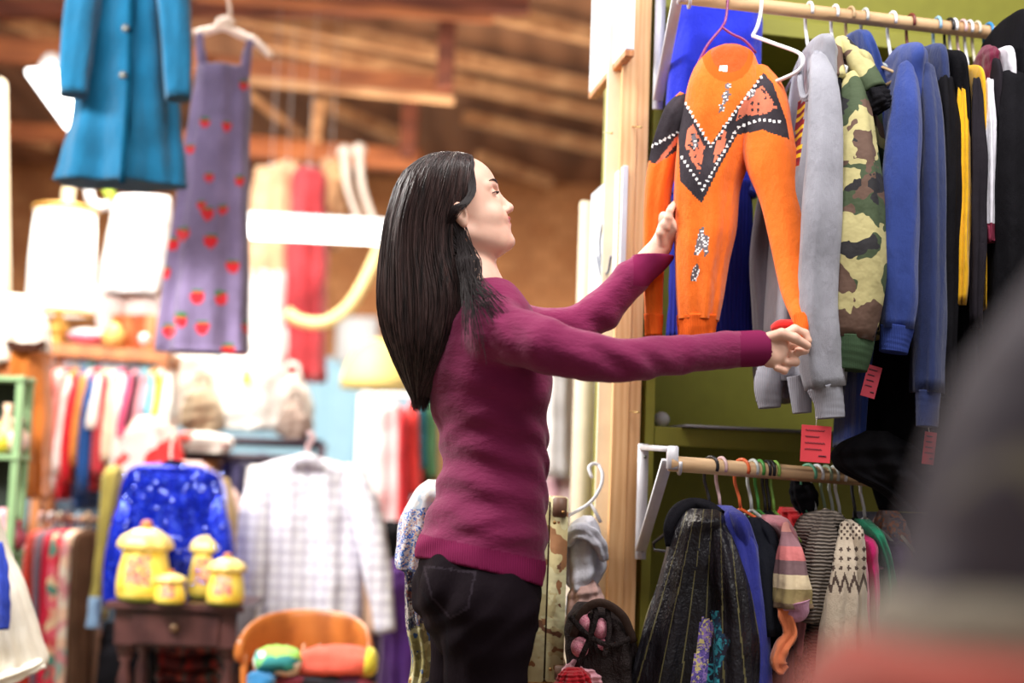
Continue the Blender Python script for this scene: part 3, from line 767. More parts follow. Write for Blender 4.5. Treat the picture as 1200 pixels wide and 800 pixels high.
up_h = [(948, 'white', 'white plastic hanger holding the grey sweatshirt'), (978, 'white', 'white plastic hanger holding the camouflage jacket'), (996, 'tan', 'tan hanger behind the camouflage jacket collar'), (1013, 'clear', 'clear plastic hanger between camouflage jacket and blue sweatshirt'),
        (1045, 'white', 'white plastic hanger holding the blue sweatshirt'), (1067, 'brown', 'dark brown hanger on the upper rail, right of the blue sweatshirt'), (1098, 'sky', 'pale blue hanger holding the black garment on the upper rail'), (1112, 'black', 'black hanger tight against a white one on the upper rail'),
        (1117, 'white', 'white hanger carrying the yellow-trimmed black top'), (1127, 'pink', 'dusty pink hanger on the upper rail beside the yellow garment'), (1135, 'white', 'white hanger just right of the dusty pink one'), (1144, 'cream', 'cream hanger just left of the bright blue one'),
        (1158, 'blue', 'bright blue plastic hanger on the upper rail'), (1172, 'black', 'black hanger right of the bright blue one'), (1182, 'red', 'red hanger near the black hood'), (1198, 'white', 'white hanger at the right edge of the upper rail')]
for x, c, lb in up_h: hanger(ru(x), c, lb, YW+R(90)+R(random.uniform(-4, 6)))
lo_h = [(833, 'black', 'black hanger holding the quilted black jacket', 25), (845, 'pink', 'pale pink hanger on the lower rail, second from the bracket', 12), (869, 'orange', 'orange plastic hanger on the lower rail', 28), (882, 'clear', 'clear plastic hanger between orange and green ones', 12),
        (890, 'green', 'dark green hanger on the lower rail', 6), (898, 'black', 'black hanger just right of the dark green one', 3), (903, 'black', 'black hanger just left of the lime green one', 2), (908, 'lime', 'lime green hanger on the lower rail', 5),
        (947, 'teal', 'sea green hanger above the brown ribbed knit', 30), (957, 'white', 'white hanger right of the sea green one', 18), (968, 'sage', 'sage green hanger on the lower rail', 10), (977, 'clear', 'clear hanger right of the sage green one', 5),
        (985, 'white', 'white hanger above the patterned cardigan', 10), (1003, 'black', 'black hanger above the pink knit', 0), (1014, 'white', 'white hanger above the green garment', 6), (1034, 'cream', 'cream hanger above the mauve knit', 3)]
for x, c, lb, a in lo_h: hanger(rl(x), c, lb, YW+R(90)+R(a), .085, .17)
# ---- garments by outline
def gar(name, label, cat, Y, rows, mat, group=None, sleeves=(), fold=.008, k=7, seed=1, part='body', dh=.18, paint=None, n=64, m=50, extra=None, power=2.3, skew=0):
    """rows: (py, xl, xr[, Y, depth]); sleeves: (name, path, material)"""
    rows = [tuple(r) if len(r) == 5 else (r[0], r[1], r[2], Y, dh*(.35 if i == 0 else 1)) for i, r in enumerate(rows)]
    pts = [P((r[1]+r[2])/2, r[0], r[3]) for r in rows]; b = Vector(pts[0]); b.z = min(p.z for p in pts)
    r = root(name, label, cat, b, group)
    mats = mat if isinstance(mat, list) else [mat]
    loft(rows, n, m, fold, k, seed, power, skew=skew).obj(part, mats, r, paint=paint)
    for s in sleeves:
        nm, path, mt = s[:3]
        if nm == 'sleeve': path = [(path[0][0], path[0][1]-7, path[0][2]+.02, path[0][3]*.35), (path[0][0], path[0][1]-4, path[0][2]+.01, path[0][3]*.72)]+[(path[0][0], path[0][1]+3, path[0][2], path[0][3])]+list(path[1:])
        kw = s[3] if len(s) > 3 else {}
        pa = kw.pop('paint', None) if isinstance(kw, dict) else None
        kw = dict(fold=.0008 if nm in ('cuff', 'waistband', 'collar', 'lace_hem') else .0042, k=4, seed=seed+3, **kw) if 'fold' not in kw else dict(k=4, seed=seed+3, **kw)
        ptube(path, **kw).obj(nm, mt, r, paint=pa)
    return r
C_ = cloth
# royal blue dress behind
gar('blue_dress', 'bright royal blue knit dress hanging behind the orange sweatshirt', 'dress', 3.2,
    [(-120, 810, 880), (0, 789, 893), (60, 783, 893), (130, 779, 888), (230, 783, 886)], C_('royal_blue', (32, 48, 205), .9), dh=.05, fold=.006, k=5, part='bodice', seed=4,
    sleeves=[('skirt', [(834, 215, 3.2, 50), (834, 260, 3.2, 50), (834, 330, 3.2, 51), (834, 396, 3.2, 52)], ribbed('shaded_blue_rib', (34, 42, 140), 34, (1, 0, 0), .8), dict(flat=.6, n=48, fold=.004))])  # shade on the lower dress is put in as a darker blue
# orange sweatshirt
ORG = (246, 116, 30)
mo = C_('orange_fleece', ORG, .9, .06); mch = C_('charcoal_print', (66, 60, 66), .9, .3); mpk = C_('salmon_print', (238, 128, 96), .9, .25); mwt = plain('white_bead', (244, 240, 240), .4)
mor = ribbed('orange_rib', (238, 100, 28), 120, (1, 1, 0), .4); mdk = C_('orange_inside', (214, 84, 22)); mgy = C_('grey_print', (120, 112, 118), .9, .3)
band = [(800, 117), (832, 170), (862, 128), (895, 85), (906, 98), (921, 140), (925, 163), (893, 152), (864, 158), (846, 190), (822, 238), (797, 212), (795, 160)]
patches = [[(805, 152), (812, 146), (826, 172), (820, 203), (812, 190), (803, 172)], [(870, 117), (893, 100), (911, 126), (895, 134), (872, 136), (862, 142)], [(838, 168), (851, 150), (850, 172), (836, 192)]]
dots = [[(800, 116), (833, 172)], [(833, 172), (862, 130), (896, 86)], [(799, 184), (823, 220)], [(823, 222), (846, 182), (864, 150)], [(866, 149), (890, 140), (919, 143)]]
DP = []
for pl in dots:
    for (x1, y1), (x2, y2) in zip(pl, pl[1:]):
        k = max(1, int(math.hypot(x2-x1, y2-y1)/5.6)); DP += [(x1+(x2-x1)*i/k, y1+(y2-y1)*i/k) for i in range(k)]
animals = [[(820, 268), (826, 264), (825, 274), (831, 277), (830, 296), (826, 301), (824, 290), (817, 300), (813, 298), (816, 284)], [(812, 314), (818, 308), (820, 318), (815, 330), (809, 328)],
           [(846, 112), (852, 104), (856, 110), (853, 118), (848, 124)], [(849, 100), (854, 96), (857, 101), (852, 106)], [(843, 122), (849, 121), (848, 130), (843, 132)],
           [(876, 108), (886, 104), (884, 112), (878, 116)], [(810, 160), (815, 156), (818, 170), (813, 176)]]
NZ = lambda px, py, s=1.: np.sin(px*.9*s+2*np.sin(py*.5*s))*np.sin(py*.8*s+2*np.sin(px*.4*s))
def paint_or(px, py, C):
    fr = C[:, 1] < 2.985
    i = np.zeros(len(px), int)
    b = inpoly(px, py, band) & fr; i[b] = 1
    for p in patches: q = inpoly(px, py, p) & fr; i[q & (NZ(px, py, .55) > -.55)] = 2
    for p in animals: q = inpoly(px, py, p) & fr; i[q] = 6; i[q & (NZ(px, py, .9) > .3)] = 3
    for x, y in DP: i[((px-x)**2+(py-y)**2 < 3.2) & fr] = 3
    e = ((px-853)/30)**2+((py-63)/33)**2; i[(e < 1) & fr] = 4; e2 = ((px-855)/22)**2+((py-60)/25)**2; i[(e2 < 1) & fr] = 5
    i[fr & (abs(px-848) < 5) & (abs(py-80) < 3.5)] = 3
    return i
OM = [mo, mch, mpk, mwt, mor, mdk, mgy]
orng = root('sweatshirt', 'orange sweatshirt with charcoal and white printed yoke held up by the woman', 'sweatshirt', P(815, 400, 2.97))
loft([(56, 842, 870, 2.99, .03), (62, 829, 882, 2.985, .04), (78, 814, 890, 2.98, .045), (100, 805, 897, 2.97, .05), (125, 800, 900, 2.97, .055), (160, 794, 890, 2.97, .055), (200, 790, 874, 2.97, .05), (226, 789, 866, 2.97, .05), (270, 789, 862, 2.97, .05), (310, 790, 853, 2.97, .05), (350, 792, 846, 2.97, .05), (376, 794, 841, 2.97, .045)],
     190, 230, .0035, 5, 11, 2.3).obj('body', OM, orng, paint=paint_or)
loft([(370, 793, 842, 2.97, .046), (385, 794, 839, 2.97, .043), (404, 795, 837, 2.97, .04)], 80, 12, .002, 9, 3).obj('waistband', mor, orng)
ptube([(884, 84, 2.975, 18), (893, 112, 2.955, 29), (899, 150, 2.935, 31), (905, 190, 2.92, 31), (915, 235, 2.90, 24), (924, 290, 2.87, 20.5), (933, 340, 2.83, 18.5), (940, 368, 2.79, 14.5), (942, 380, 2.775, 12)], 130, 200, .0022, 3, 5, .75).obj('sleeve', OM, orng, paint=paint_or)
ptube([(942, 374, 2.78, 13), (940, 385, 2.765, 10.5), (934, 396, 2.75, 8), (926, 402, 2.745, 7)], 28, 16, .0012, 6, 2).obj('cuff', mor, orng)
def paint_sl(px, py, C):
    i = np.zeros(len(px), int); b = inpoly(px, py, [(775, 118), (806, 108), (806, 168), (770, 192), (758, 188), (760, 165)]); i[b] = 1
    i[b & (np.abs(py-(205-(px-760)*1.25)) < 4)] = 2
    for k in range(8): i[((px-(764+5*k))**2+(py-(171-2.6*k))**2 < 3.4)] = 3
    return i
ptube([(806, 112, 2.99, 10), (795, 135, 3.0, 17), (782, 175, 3.02, 18), (772, 220, 3.03, 16), (767, 280, 3.04, 13.5), (766, 330, 3.04, 12), (766, 372, 3.04, 11)], 90, 120, .002, 4, 8, .8).obj('sleeve', OM, orng, paint=paint_sl)
ptube([(766, 368, 3.04, 11), (766, 394, 3.04, 10)], 28, 10, .001, 8, 2).obj('cuff', mor, orng)
ptube([(905, 386, 2.80, 5), (915, 383, 2.79, 8), (930, 382, 2.785, 7), (938, 384, 2.78, 5)], 14, 12, .001).obj('lining', C_('red_lining', (206, 30, 24)), orng)
g = G().tube([P(850, -30, 3.02), P(853, -10, 3.02), P(851, 20, 3.01), P(846, 32, 3.0), P(836, 44, 2.99), P(826, 58, 2.985), P(812, 88, 2.98)], .0030, 8, 24)
g.tube([P(846, 32, 3.0), P(858, 40, 2.995), P(872, 47, 2.99), (P(886, 62, 2.99))], .0030, 8, 16)
tag(g.obj('clothes_hanger', M_h['purple']), 'purple hanger in the neck of the orange sweatshirt', 'hanger')
g = G().tube([P(893, -14, 3.0), P(892, 10, 3.0), P(888, 30, 2.99), P(882, 42, 2.99)], .0042, 8, 16)
g.tube([P(882, 42, 2.99), P(910, 52, 2.94), P(936, 62, 2.90), P(941, 72, 2.89), P(934, 84, 2.90), P(904, 98, 2.94)], .0042, 8, 30)
tag(g.obj('clothes_hanger', M_h['white']), 'white plastic hanger poking out behind the orange shoulder', 'hanger')
# grey sweatshirts
mg = C_('heather_grey', (156, 156, 166), .95, .18, 900); mgr = ribbed('grey_rib', (158, 158, 168), 120, (1, 1, 0), .4)
mprint = stripes('maroon_yellow_print', [(130, 30, 50), (236, 200, 40), (130, 30, 50), (236, 200, 40), (150, 40, 40)], 'Z', 22)
def paint_g(px, py, C): return np.where(inpoly(px, py, [(934, 122), (944, 116), (940, 160), (937, 195), (929, 190)]) & (C[:, 1] < 3.05), 1, 0)
gar('sweatshirt', 'heather grey crew neck sweatshirt with a maroon and yellow chest print', 'sweatshirt', 3.0,
    [(52, 946, 962), (66, 938, 968), (92, 932, 976), (150, 924, 982), (250, 907, 984), (350, 897, 986), (430, 892, 985), (452, 892, 982)], [mg, mprint], sleeves=[
        ('sleeve', [(960, 72, 2.86, 12), (966, 110, 2.82, 19), (967, 180, 2.80, 23), (964, 260, 2.79, 25), (960, 340, 2.79, 25), (960, 410, 2.79, 25), (966, 455, 2.79, 22)], mg),
        ('cuff', [(966, 452, 2.79, 21), (971, 470, 2.79, 18), (973, 490, 2.79, 17)], mgr),
        ('cuff', [(934, 440, 2.86, 12), (938, 462, 2.86, 13), (940, 484, 2.86, 11)], mgr),
        ('waistband', [(905, 430, 2.9, 16), (900, 452, 2.9, 17), (902, 478, 2.9, 13)], mgr),
        ('collar', [(939, 66, 2.93, 3), (938, 92, 2.9, 3.5), (941, 113, 2.88, 4), (949, 112, 2.86, 4), (955, 90, 2.85, 3.5), (957, 60, 2.86, 3)], mgr)], dh=.15, paint=paint_g, n=90, m=90, seed=21)
gar('sweatshirt', 'dark grey sweatshirt mostly hidden behind the heather grey one', 'sweatshirt', 3.15,
    [(180, 905, 930), (250, 893, 940), (320, 884, 945), (400, 884, 945), (470, 890, 940)], C_('charcoal_fleece', (104, 98, 106)), dh=.1, seed=5, sleeves=[('sleeve', [(900, 230, 3.05, 12), (892, 300, 3.05, 13), (897, 380, 3.03, 14), (904, 452, 3.03, 13)], C_('charcoal_fleece', (104, 98, 106)))])
# camouflage jacket
mc = camo('woodland_camo', [(184, 174, 122), (62, 76, 50), (96, 72, 60), (34, 32, 36)], 11, (1, .5, 1)); mgn = ribbed('green_rib', (62, 84, 60), 110, (1, 1, 0), .4); mbk = C_('black_cloth', (23, 22, 26), .85, .2)
gar('jacket', 'camouflage jacket with dark green cuffs on the upper rail', 'jacket', 3.0,
    [(66, 978, 1002), (84, 974, 1012), (120, 974, 1024), (180, 976, 1030), (260, 974, 1036), (340, 972, 1038), (395, 974, 1034)], mc, sleeves=[
        ('sleeve', [(1000, 95, 2.86, 13), (1003, 140, 2.82, 20), (1006, 210, 2.80, 28), (1008, 290, 2.79, 32), (1006, 350, 2.79, 31), (1000, 398, 2.79, 24)], mc),
        ('cuff', [(1000, 394, 2.79, 24), (999, 412, 2.79, 23), (997, 434, 2.79, 19)], mgn),
        ('collar', [(984, 92, 2.86, 8), (980, 64, 2.9, 8), (986, 48, 2.93, 7), (998, 62, 2.9, 10), (1014, 84, 2.86, 14), (1026, 108, 2.84, 15)], mc),
        ('lining', [(1024, 106, 2.83, 11), (1031, 122, 2.825, 14), (1036, 130, 2.825, 10)], mbk),
        ('collar_lining', [(976, 84, 2.87, 4), (980, 110, 2.85, 6), (984, 140, 2.84, 4)], mbk)], dh=.14, seed=31)
gar('shirt', 'blue shirt collar showing behind the camouflage jacket', 'shirt', 3.08, [(44, 990, 1004), (60, 988, 1014), (130, 1000, 1034), (300, 1006, 1036), (420, 990, 1012), (523, 986, 1001)], C_('mid_blue', (40, 62, 130)), dh=.12, seed=33)
mnv = C_('navy_fleece', (48, 68, 140), .95, .1, 900); mnv2 = C_('slate_navy', (42, 54, 100), .95, .1, 900)
gar('sweatshirt', 'blue sweatshirt with ribbed cuff, right of the camouflage jacket', 'sweatshirt', 3.0,
    [(60, 1046, 1060), (78, 1036, 1072), (120, 1030, 1076), (200, 1027, 1079), (300, 1025, 1079), (392, 1030, 1076)], mnv, sleeves=[
        ('sleeve', [(1062, 82, 2.86, 11), (1062, 120, 2.83, 17), (1058, 190, 2.81, 22), (1054, 270, 2.80, 24), (1053, 340, 2.80, 23), (1051, 386, 2.80, 19)], mnv),
        ('cuff', [(1051, 383, 2.80, 19.5), (1049, 398, 2.80, 18), (1047, 413, 2.80, 17)], ribbed('navy_cuff', (50, 68, 140), 120, (1, 1, 0), .4))], dh=.15, seed=41)
gar('sweatshirt', 'darker slate blue sweatshirt hanging longest, behind the blue one', 'sweatshirt', 3.02,
    [(62, 1072, 1086), (84, 1070, 1096), (200, 1072, 1102), (350, 1072, 1104), (460, 1072, 1103)], mnv2, sleeves=[
        ('sleeve', [(1086, 84, 2.87, 9), (1090, 150, 2.84, 14), (1091, 260, 2.83, 17), (1090, 380, 2.83, 17), (1088, 460, 2.83, 16)], mnv2), ('cuff', [(1088, 458, 2.83, 15), (1086, 500, 2.83, 12)], mnv2)], dh=.14, seed=42)
UPG = 'clothes hanging from the upper rail'
for a in [('hoodie', 'black hoodie just left of the yellow garment', 'hoodie', [(66, 1094, 1106), (90, 1090, 1116), (150, 1091, 1122), (300, 1096, 1127), (420, 1098, 1128), (480, 1100, 1128)], mbk, (1108, 14)),
          ('jersey', 'yellow striped jersey edge between two black garments', 'jersey', [(84, 1120, 1128), (110, 1118, 1134), (200, 1119, 1137), (300, 1121, 1136), (372, 1125, 1132)], C_('sun_yellow', (240, 180, 20)), (1128, 6)),
          ('jacket', 'black jacket just right of the yellow garment', 'jacket', [(80, 1137, 1148), (100, 1135, 1153), (220, 1134, 1156), (330, 1132, 1156), (400, 1130, 1150)], C_('soot_black', (40, 36, 42)), (1145, 8)),
          ('tshirt', 'white top with maroon stripes at its hem, in a row of black garments', 't-shirt', [(66, 1154, 1162), (84, 1150, 1167), (150, 1152, 1167), (220, 1153, 1163), (280, 1153, 1161)], stripes('white_maroon', [(224, 222, 232)]*8+[(110, 20, 50), (224, 222, 232), (110, 20, 50)], 'Z', 1.55), (1159, 6)),
          ('shirt', 'maroon shirt collar just above the white top', 'shirt', [(56, 1150, 1160), (68, 1146, 1166), (90, 1146, 1166), (120, 1148, 1160)], C_('maroon', (110, 24, 56)), None),
          ('hoodie', 'large black hoodie at the right edge with its hood standing up', 'hoodie', [(26, 1172, 1192), (36, 1166, 1200), (70, 1164, 1206), (110, 1160, 1214), (180, 1154, 1222), (280, 1149, 1230), (380, 1150, 1240), (520, 1150, 1240)], mbk, (1186, 24))]:
    nm, lb, ct, rows, mt, sl = a; px0 = (rows[2][1]+rows[2][2])/2
    s = [] if sl is None else [('sleeve', [(sl[0], 100, 2.88, sl[1]*.7), (sl[0]+2, 180, 2.86, sl[1]), (sl[0]+1, 280, 2.85, sl[1]), (sl[0]-1, rows[-1][0]-15, 2.85, sl[1]*.8)], mt)]
    gar(nm, lb, ct, 3.02 if nm != 'shirt' else 2.95, rows, mt, sleeves=s, dh=.15 if nm != 'shirt' else .06, seed=int(px0))
gar('coat', 'long black coat filling the gap under the blue sweatshirts', 'coat', 3.14, [(90, 1034, 1100), (250, 1030, 1120), (430, 1012, 1130), (520, 1008, 1140), (600, 1030, 1140)], mbk, dh=.08, seed=71, fold=.012)
# things draped over the lower rail
gar('scarf', 'black cloth draped low over the lower rail beside the red price tag', 'scarf', 2.93, [(505, 1014, 1040), (522, 984, 1070), (540, 977, 1090), (556, 990, 1100), (575, 1030, 1110), (600, 1060, 1115)], mbk, dh=.05, seed=72, fold=.012)
gar('glove', 'black knit glove hanging behind the lower rail left of the sea green hanger', 'glove', 3.1, [(563, 927, 950), (580, 925, 958), (600, 934, 955), (612, 942, 952)], mbk, dh=.03, seed=73)
# quilted jacket
mq = C_('black_satin', (33, 31, 37), .36, .5, 200, .5, 0); mq.node_tree.nodes['Principled BSDF'].inputs['Specular IOR Level'].default_value = .32; mth = plain('olive_thread', (104, 98, 62), .6); mem = floral('lilac_embroidery', [(120, 96, 190), (170, 140, 220), (230, 214, 140), (90, 80, 160)], 80); mte = floral('teal_embroidery', [(40, 130, 150), (60, 170, 190), (24, 60, 90), (40, 38, 60)], 60)
def paint_q(px, py, C):
    i = np.zeros(len(px), int); fr = C[:, 1] < 2.93
    s = (px-834-(py-600)*-.06)/(py-470.); f = (s*13) % 1; i[(f < .075)] = 1
    i[fr & inpoly(px, py, [(822, 722), (838, 728), (830, 770), (828, 830), (806, 830), (814, 770)])] = 2
    i[fr & inpoly(px, py, [(832, 716), (842, 714), (846, 740), (856, 750), (850, 768), (842, 790), (846, 830), (824, 830), (830, 780), (838, 744)])] = 3
    return i
qj = gar('jacket', 'quilted black satin jacket with teal and lilac embroidery on the lower rail', 'jacket', 2.93,
    [(596, 808, 844), (606, 796, 848), (626, 786, 854), (660, 778, 860), (700, 768, 864), (750, 754, 870), (800, 742, 870), (860, 730, 868)], [mq, mth, mem, mte], paint=paint_q, n=240, m=170, dh=.10, seed=81, fold=.006, sleeves=[
        ('sleeve', [(840, 612, 2.86, 9), (848, 645, 2.83, 15), (856, 690, 2.82, 20), (861, 740, 2.82, 24), (862, 800, 2.82, 25), (858, 850, 2.82, 22)], [mq, mth, mem, mte], dict(n=110, m=120, paint=paint_q, fold=.004)),
        ('sleeve', [(798, 640, 2.95, 10), (784, 700, 2.93, 16), (768, 760, 2.92, 19), (756, 830, 2.92, 19)], [mq, mth, mem, mte], dict(n=90, m=100, paint=lambda px, py, C: ((((px-834)/(py-470.)*13) % 1) < .075).astype(int), fold=.004)),
        ('collar', [(784, 640, 2.90, 4), (784, 618, 2.90, 7), (794, 600, 2.92, 9), (812, 592, 2.95, 9), (830, 594, 2.93, 7), (846, 603, 2.90, 5)], C_('black_velvet', (24, 23, 28), .9))])
LG = None
gar('jumper', 'blue fleece jumper between the quilted jacket and a black top', 'jumper', 2.98, [(592, 841, 856), (604, 840, 868), (640, 846, 884), (690, 856, 894), (750, 868, 896), (850, 868, 902)], C_('violet_blue', (50, 56, 150)), dh=.14, seed=83, sleeves=[('sleeve', [(858, 608, 2.88, 10), (872, 650, 2.86, 16), (880, 730, 2.85, 18), (884, 840, 2.85, 18)], C_('violet_blue', (50, 56, 150)))])
gar('tshirt', 'black short sleeved top between the blue fleece and the striped cardigan', 't-shirt', 3.0, [(606, 876, 890), (620, 874, 900), (660, 882, 908), (720, 892, 918), (748, 896, 922), (850, 876, 920)], C_('ink_black', (34, 36, 44)), dh=.14, seed=85, sleeves=[('sleeve', [(886, 615, 2.90, 8), (898, 660, 2.86, 13), (908, 745, 2.85, 15)], C_('ink_black', (34, 36, 44)))])
mst = stripes('pink_olive_stripes', [(150, 108, 116), (216, 150, 140), (232, 180, 150), (120, 98, 76), (150, 132, 88), (226, 206, 170), (120, 92, 96), (210, 120, 120)], 'Z', 4.6)
gar('cardigan', 'cardigan with pink, olive and orange striped sleeve', 'cardigan', 3.0, [(603, 895, 914), (612, 892, 922), (640, 905, 932), (700, 912, 940), (760, 916, 930)], C_('dusty_pink', (204, 130, 140)), dh=.12, seed=87, sleeves=[
    ('sleeve', [(921, 620, 2.86, 6), (926, 650, 2.83, 15), (928, 690, 2.82, 20), (928, 712, 2.82, 21)], mst, dict(n=50, m=50)),
    ('cuff', [(932, 705, 2.81, 18), (934, 716, 2.81, 13), (924, 722, 2.81, 8)], C_('lilac_knit', (196, 140, 170))),
    ('sash', [(914, 704, 2.82, 5), (922, 722, 2.81, 7), (927, 742, 2.81, 7), (916, 760, 2.81, 8), (912, 778, 2.81, 8), (920, 786, 2.81, 5)], C_('apricot', (224, 124, 80)))])
mrk = NT('brown_ribbed_knit'); c = mrk.coord(); wq = mrk.n('TexWave', {'Vector': c, 'Scale': 45, 'Distortion': 2.5, 'Detail': 1}, bands_direction='Z'); mrk.base(mrk.ramp(wq.outputs[1], [(.1, lin((70, 62, 58))), (.7, lin((134, 122, 112)))])); mrk.b.inputs['Roughness'].default_value = .95; mrk.bump(wq.outputs[1], .8, .006); mrk = mrk.m
gar('jumper', 'grey brown jumper in coarse horizontal ribs on the lower rail', 'jumper', 2.98, [(598, 962, 978), (604, 945, 984), (625, 932, 982), (660, 932, 976), (700, 938, 970), (780, 940, 962)], mrk, dh=.10, seed=89, fold=.006, sleeves=[('sleeve', [(968, 606, 2.88, 10), (962, 640, 2.85, 16), (954, 690, 2.84, 14), (948, 730, 2.84, 10)], mrk)])
mfa = C_('oatmeal_knit', (190, 174, 154), .95, .1, 400); mfb = C_('walnut_knit', (84, 70, 64), .95, .1, 400)
def paint_fi(px, py, C):
    i = np.zeros(len(px), int); w = 4*np.abs(((px/11) % 1)-.5)
    i[np.abs(py-692+w*9) < 5] = 1
    i[(py > 640) & (py < 668) & (np.abs(((px/9) % 1)-.5)*2+np.abs(((py/11) % 1)-.5)*2 < .62)] = 1
    i[(py > 612) & (py < 632) & (np.sin(px*.9)*np.sin(py*.8) > .25)] = 1
    return i
gar('cardigan', 'cream and brown patterned cardigan at the middle of the lower rail', 'cardigan', 2.96, [(608, 985, 995), (620, 980, 1000), (660, 974, 1004), (700, 964, 1008), (760, 956, 1012), (860, 950, 1014)], [mfa, mfb], paint=paint_fi, n=160, m=140, dh=.13, seed=91, sleeves=[('sleeve', [(990, 620, 2.86, 8), (988, 665, 2.83, 15), (984, 720, 2.82, 20), (980, 800, 2.82, 22)], [mfa, mfb], dict(n=90, m=120, paint=paint_fi))])
gar('cardigan', 'speckled cream and brown knit low behind the ribbed jumper', 'cardigan', 3.02, [(690, 940, 958), (720, 930, 962), (780, 928, 965), (850, 926, 965)], floral('speckle_knit', [(200, 190, 170), (70, 60, 58), (120, 110, 90), (60, 54, 52)], 60), dh=.08, seed=92)
gar('jumper', 'hot pink knit on the lower rail', 'jumper', 3.0, [(624, 1000, 1010), (634, 996, 1018), (660, 1000, 1021), (690, 1004, 1022), (760, 1004, 1022)], C_('hot_pink', (206, 30, 110)), dh=.1, seed=93)
gar('blouse', 'pale pink blouse edge left of the hot pink knit', 'blouse', 2.94, [(640, 998, 1004), (660, 997, 1011), (690, 1002, 1013), (740, 1002, 1014)], C_('rose', (222, 140, 160)), dh=.06, seed=94)
gar('dress', 'emerald green satin garment on the lower rail', 'dress', 3.02, [(608, 1003, 1018), (625, 1008, 1028), (660, 1022, 1038), (700, 1024, 1042), (780, 1024, 1042)], C_('emerald', (20, 150, 110), .35), dh=.1, seed=95)
gar('jumper', 'mauve fuzzy knit right of the emerald garment', 'jumper', 3.05, [(630, 1034, 1050), (645, 1030, 1060), (690, 1030, 1064), (780, 1034, 1064)], C_('mauve', (120, 88, 150)), dh=.1, seed=96)
gar('scarf', 'grey and orange woven scarf above the mauve knit', 'scarf', 3.1, [(598, 1030, 1052), (620, 1024, 1062), (660, 1028, 1066)], floral('orange_grey_weave', [(150, 130, 130), (196, 130, 100), (110, 100, 116)], 60), dh=.06, seed=97)
gar('shirt', 'red and black checked shirt collar behind the striped cardigan', 'shirt', 3.12, [(594, 914, 934), (604, 912, 944), (640, 916, 944)], C_('bright_red', (206, 32, 40)), dh=.05, seed=98)
gar('coat', 'dark grey coat hanging at the back of the lower rail', 'coat', 3.16, [(600, 1000, 1080), (640, 990, 1140), (760, 930, 1180), (860, 920, 1200)], C_('deep_grey', (54, 52, 58)), dh=.05, seed=99)
# price tags
def price_tag(cx, cy, w_, h_, Y, rgb, label, rot=0, string=None):
    r = root('price_tag', label, 'price tag', P(cx, cy+h_/2, Y)); s = Y/FPX
    c0 = np.array(P(cx, cy, Y)); ca, sa = math.cos(rot), math.sin(rot)
    g = G(); M = np.array([[ca, 0, sa], [0, 1, 0], [-sa, 0, ca]]); g.box(c0, (w_*s, .0016, h_*s), 0, M); g.obj('card', plain('tag_%d' % rgb[0], rgb, .6), r, False)
    ink = plain('ink', (70, 30, 50), .6); g = G(); rn = random.Random(int(cx))
    for ln in range(5):
        y = (.36-.17*ln)*h_*s; x0 = -.36 if ln < 4 else .1; x1 = rn.uniform(.05, .38) if ln < 4 else .36
        pts = [c0+M@np.array([(x0+(x1-x0)*t)*w_*s, -.0014, y+math.sin(t*40+ln)*h_*s*.022]) for t in np.linspace(0, 1, 26)]; g.tube(pts, .0006, 4)
    g.obj('handwriting', ink, r)
    if string: G().tube([P(*string, Y), c0+np.array([0, 0, h_*s*.46])], .0008, 5).obj('string', plain('tag_string', (220, 210, 200), .8), r)
price_tag(956, 520, 35, 43, 2.78, (236, 66, 78), 'bright red price tag with handwriting hanging below the grey cuff', R(2), (957, 488))
price_tag(1021, 447, 17, 38, 2.82, (196, 58, 78), 'smaller dark red price tag hanging below the camouflage cuff', R(14), (1014, 424))
price_tag(1089, 525, 14, 38, 2.86, (190, 60, 70), 'dark red price tag by the cuff of the slate blue sweatshirt', R(6), (1088, 500))
# ---- blurred things close to the lens
near_ = gar('coat', 'dark grey coat blurred close to the lens at the right edge', 'coat', .78, [(300, 1235, 1330, .78, .04), (380, 1180, 1360, .78, .07), (450, 1136, 1380, .78, .08), (540, 1098, 1400, .78, .09), (640, 1072, 1420, .78, .1), (720, 1040, 1440, .78, .1)], camo('blurred_print', [(86, 80, 90), (128, 120, 104), (66, 60, 72), (72, 66, 78)], 5), fold=.004, seed=101)
loft([(690, 1066, 1440, .77, .1), (725, 1030, 1450, .77, .11), (800, 1010, 1460, .77, .11)], 48, 14, .002, 5, 3).obj('trim_band', C_('oat_band', (168, 158, 140)), near_)
gar('folded_garment', 'salmon red folded cloth blurred in the bottom right corner', 'cloth', .74, [(757, 1050, 1450, .74, .10), (776, 985, 1460, .74, .12), (830, 935, 1470, .74, .12), (900, 930, 1470, .74, .12)], C_('salmon_red', (200, 90, 74)), fold=.003, seed=103)
# ---- beside the post
def counter():
    r = root('side_table', 'low pine table under the pile of bags beside the post', 'table', (P(680, 700, 3.05).x, 3.05, 0))
    z = float(P(690, 803, 3.05).z); x0, x1 = float(P(480, 800, 3.1).x), float(P(735, 800, 3.1).x)
    G().box(((x0+x1)/2, 3.22, z-.015), (x1-x0, .30, .03)).obj('tabletop', M_pine, r, False)
    for x in (x0+.04, x1-.04):
        for y in (3.10, 3.33): G().box((x, y, (z-.03)/2), (.04, .04, z-.03)).obj('leg', M_pine, r, False)
    return z
cz = counter()
mcs = camo('rusty_camo', [(214, 206, 160), (200, 186, 136), (150, 104, 66), (118, 78, 54)], 16)
sc_ = root('suitcase', 'weathered tan and rust suitcase standing upright behind the woman', 'suitcase', P(643, 795, 3.1))
def pxbox(g, x0, x1, y0, y1, Y, d): 
    c0 = P((x0+x1)/2, (y0+y1)/2, Y); s = Y/FPX; return g.box((c0.x, c0.y+d/2, c0.z), ((x1-x0)*s, d, (y1-y0)*s))
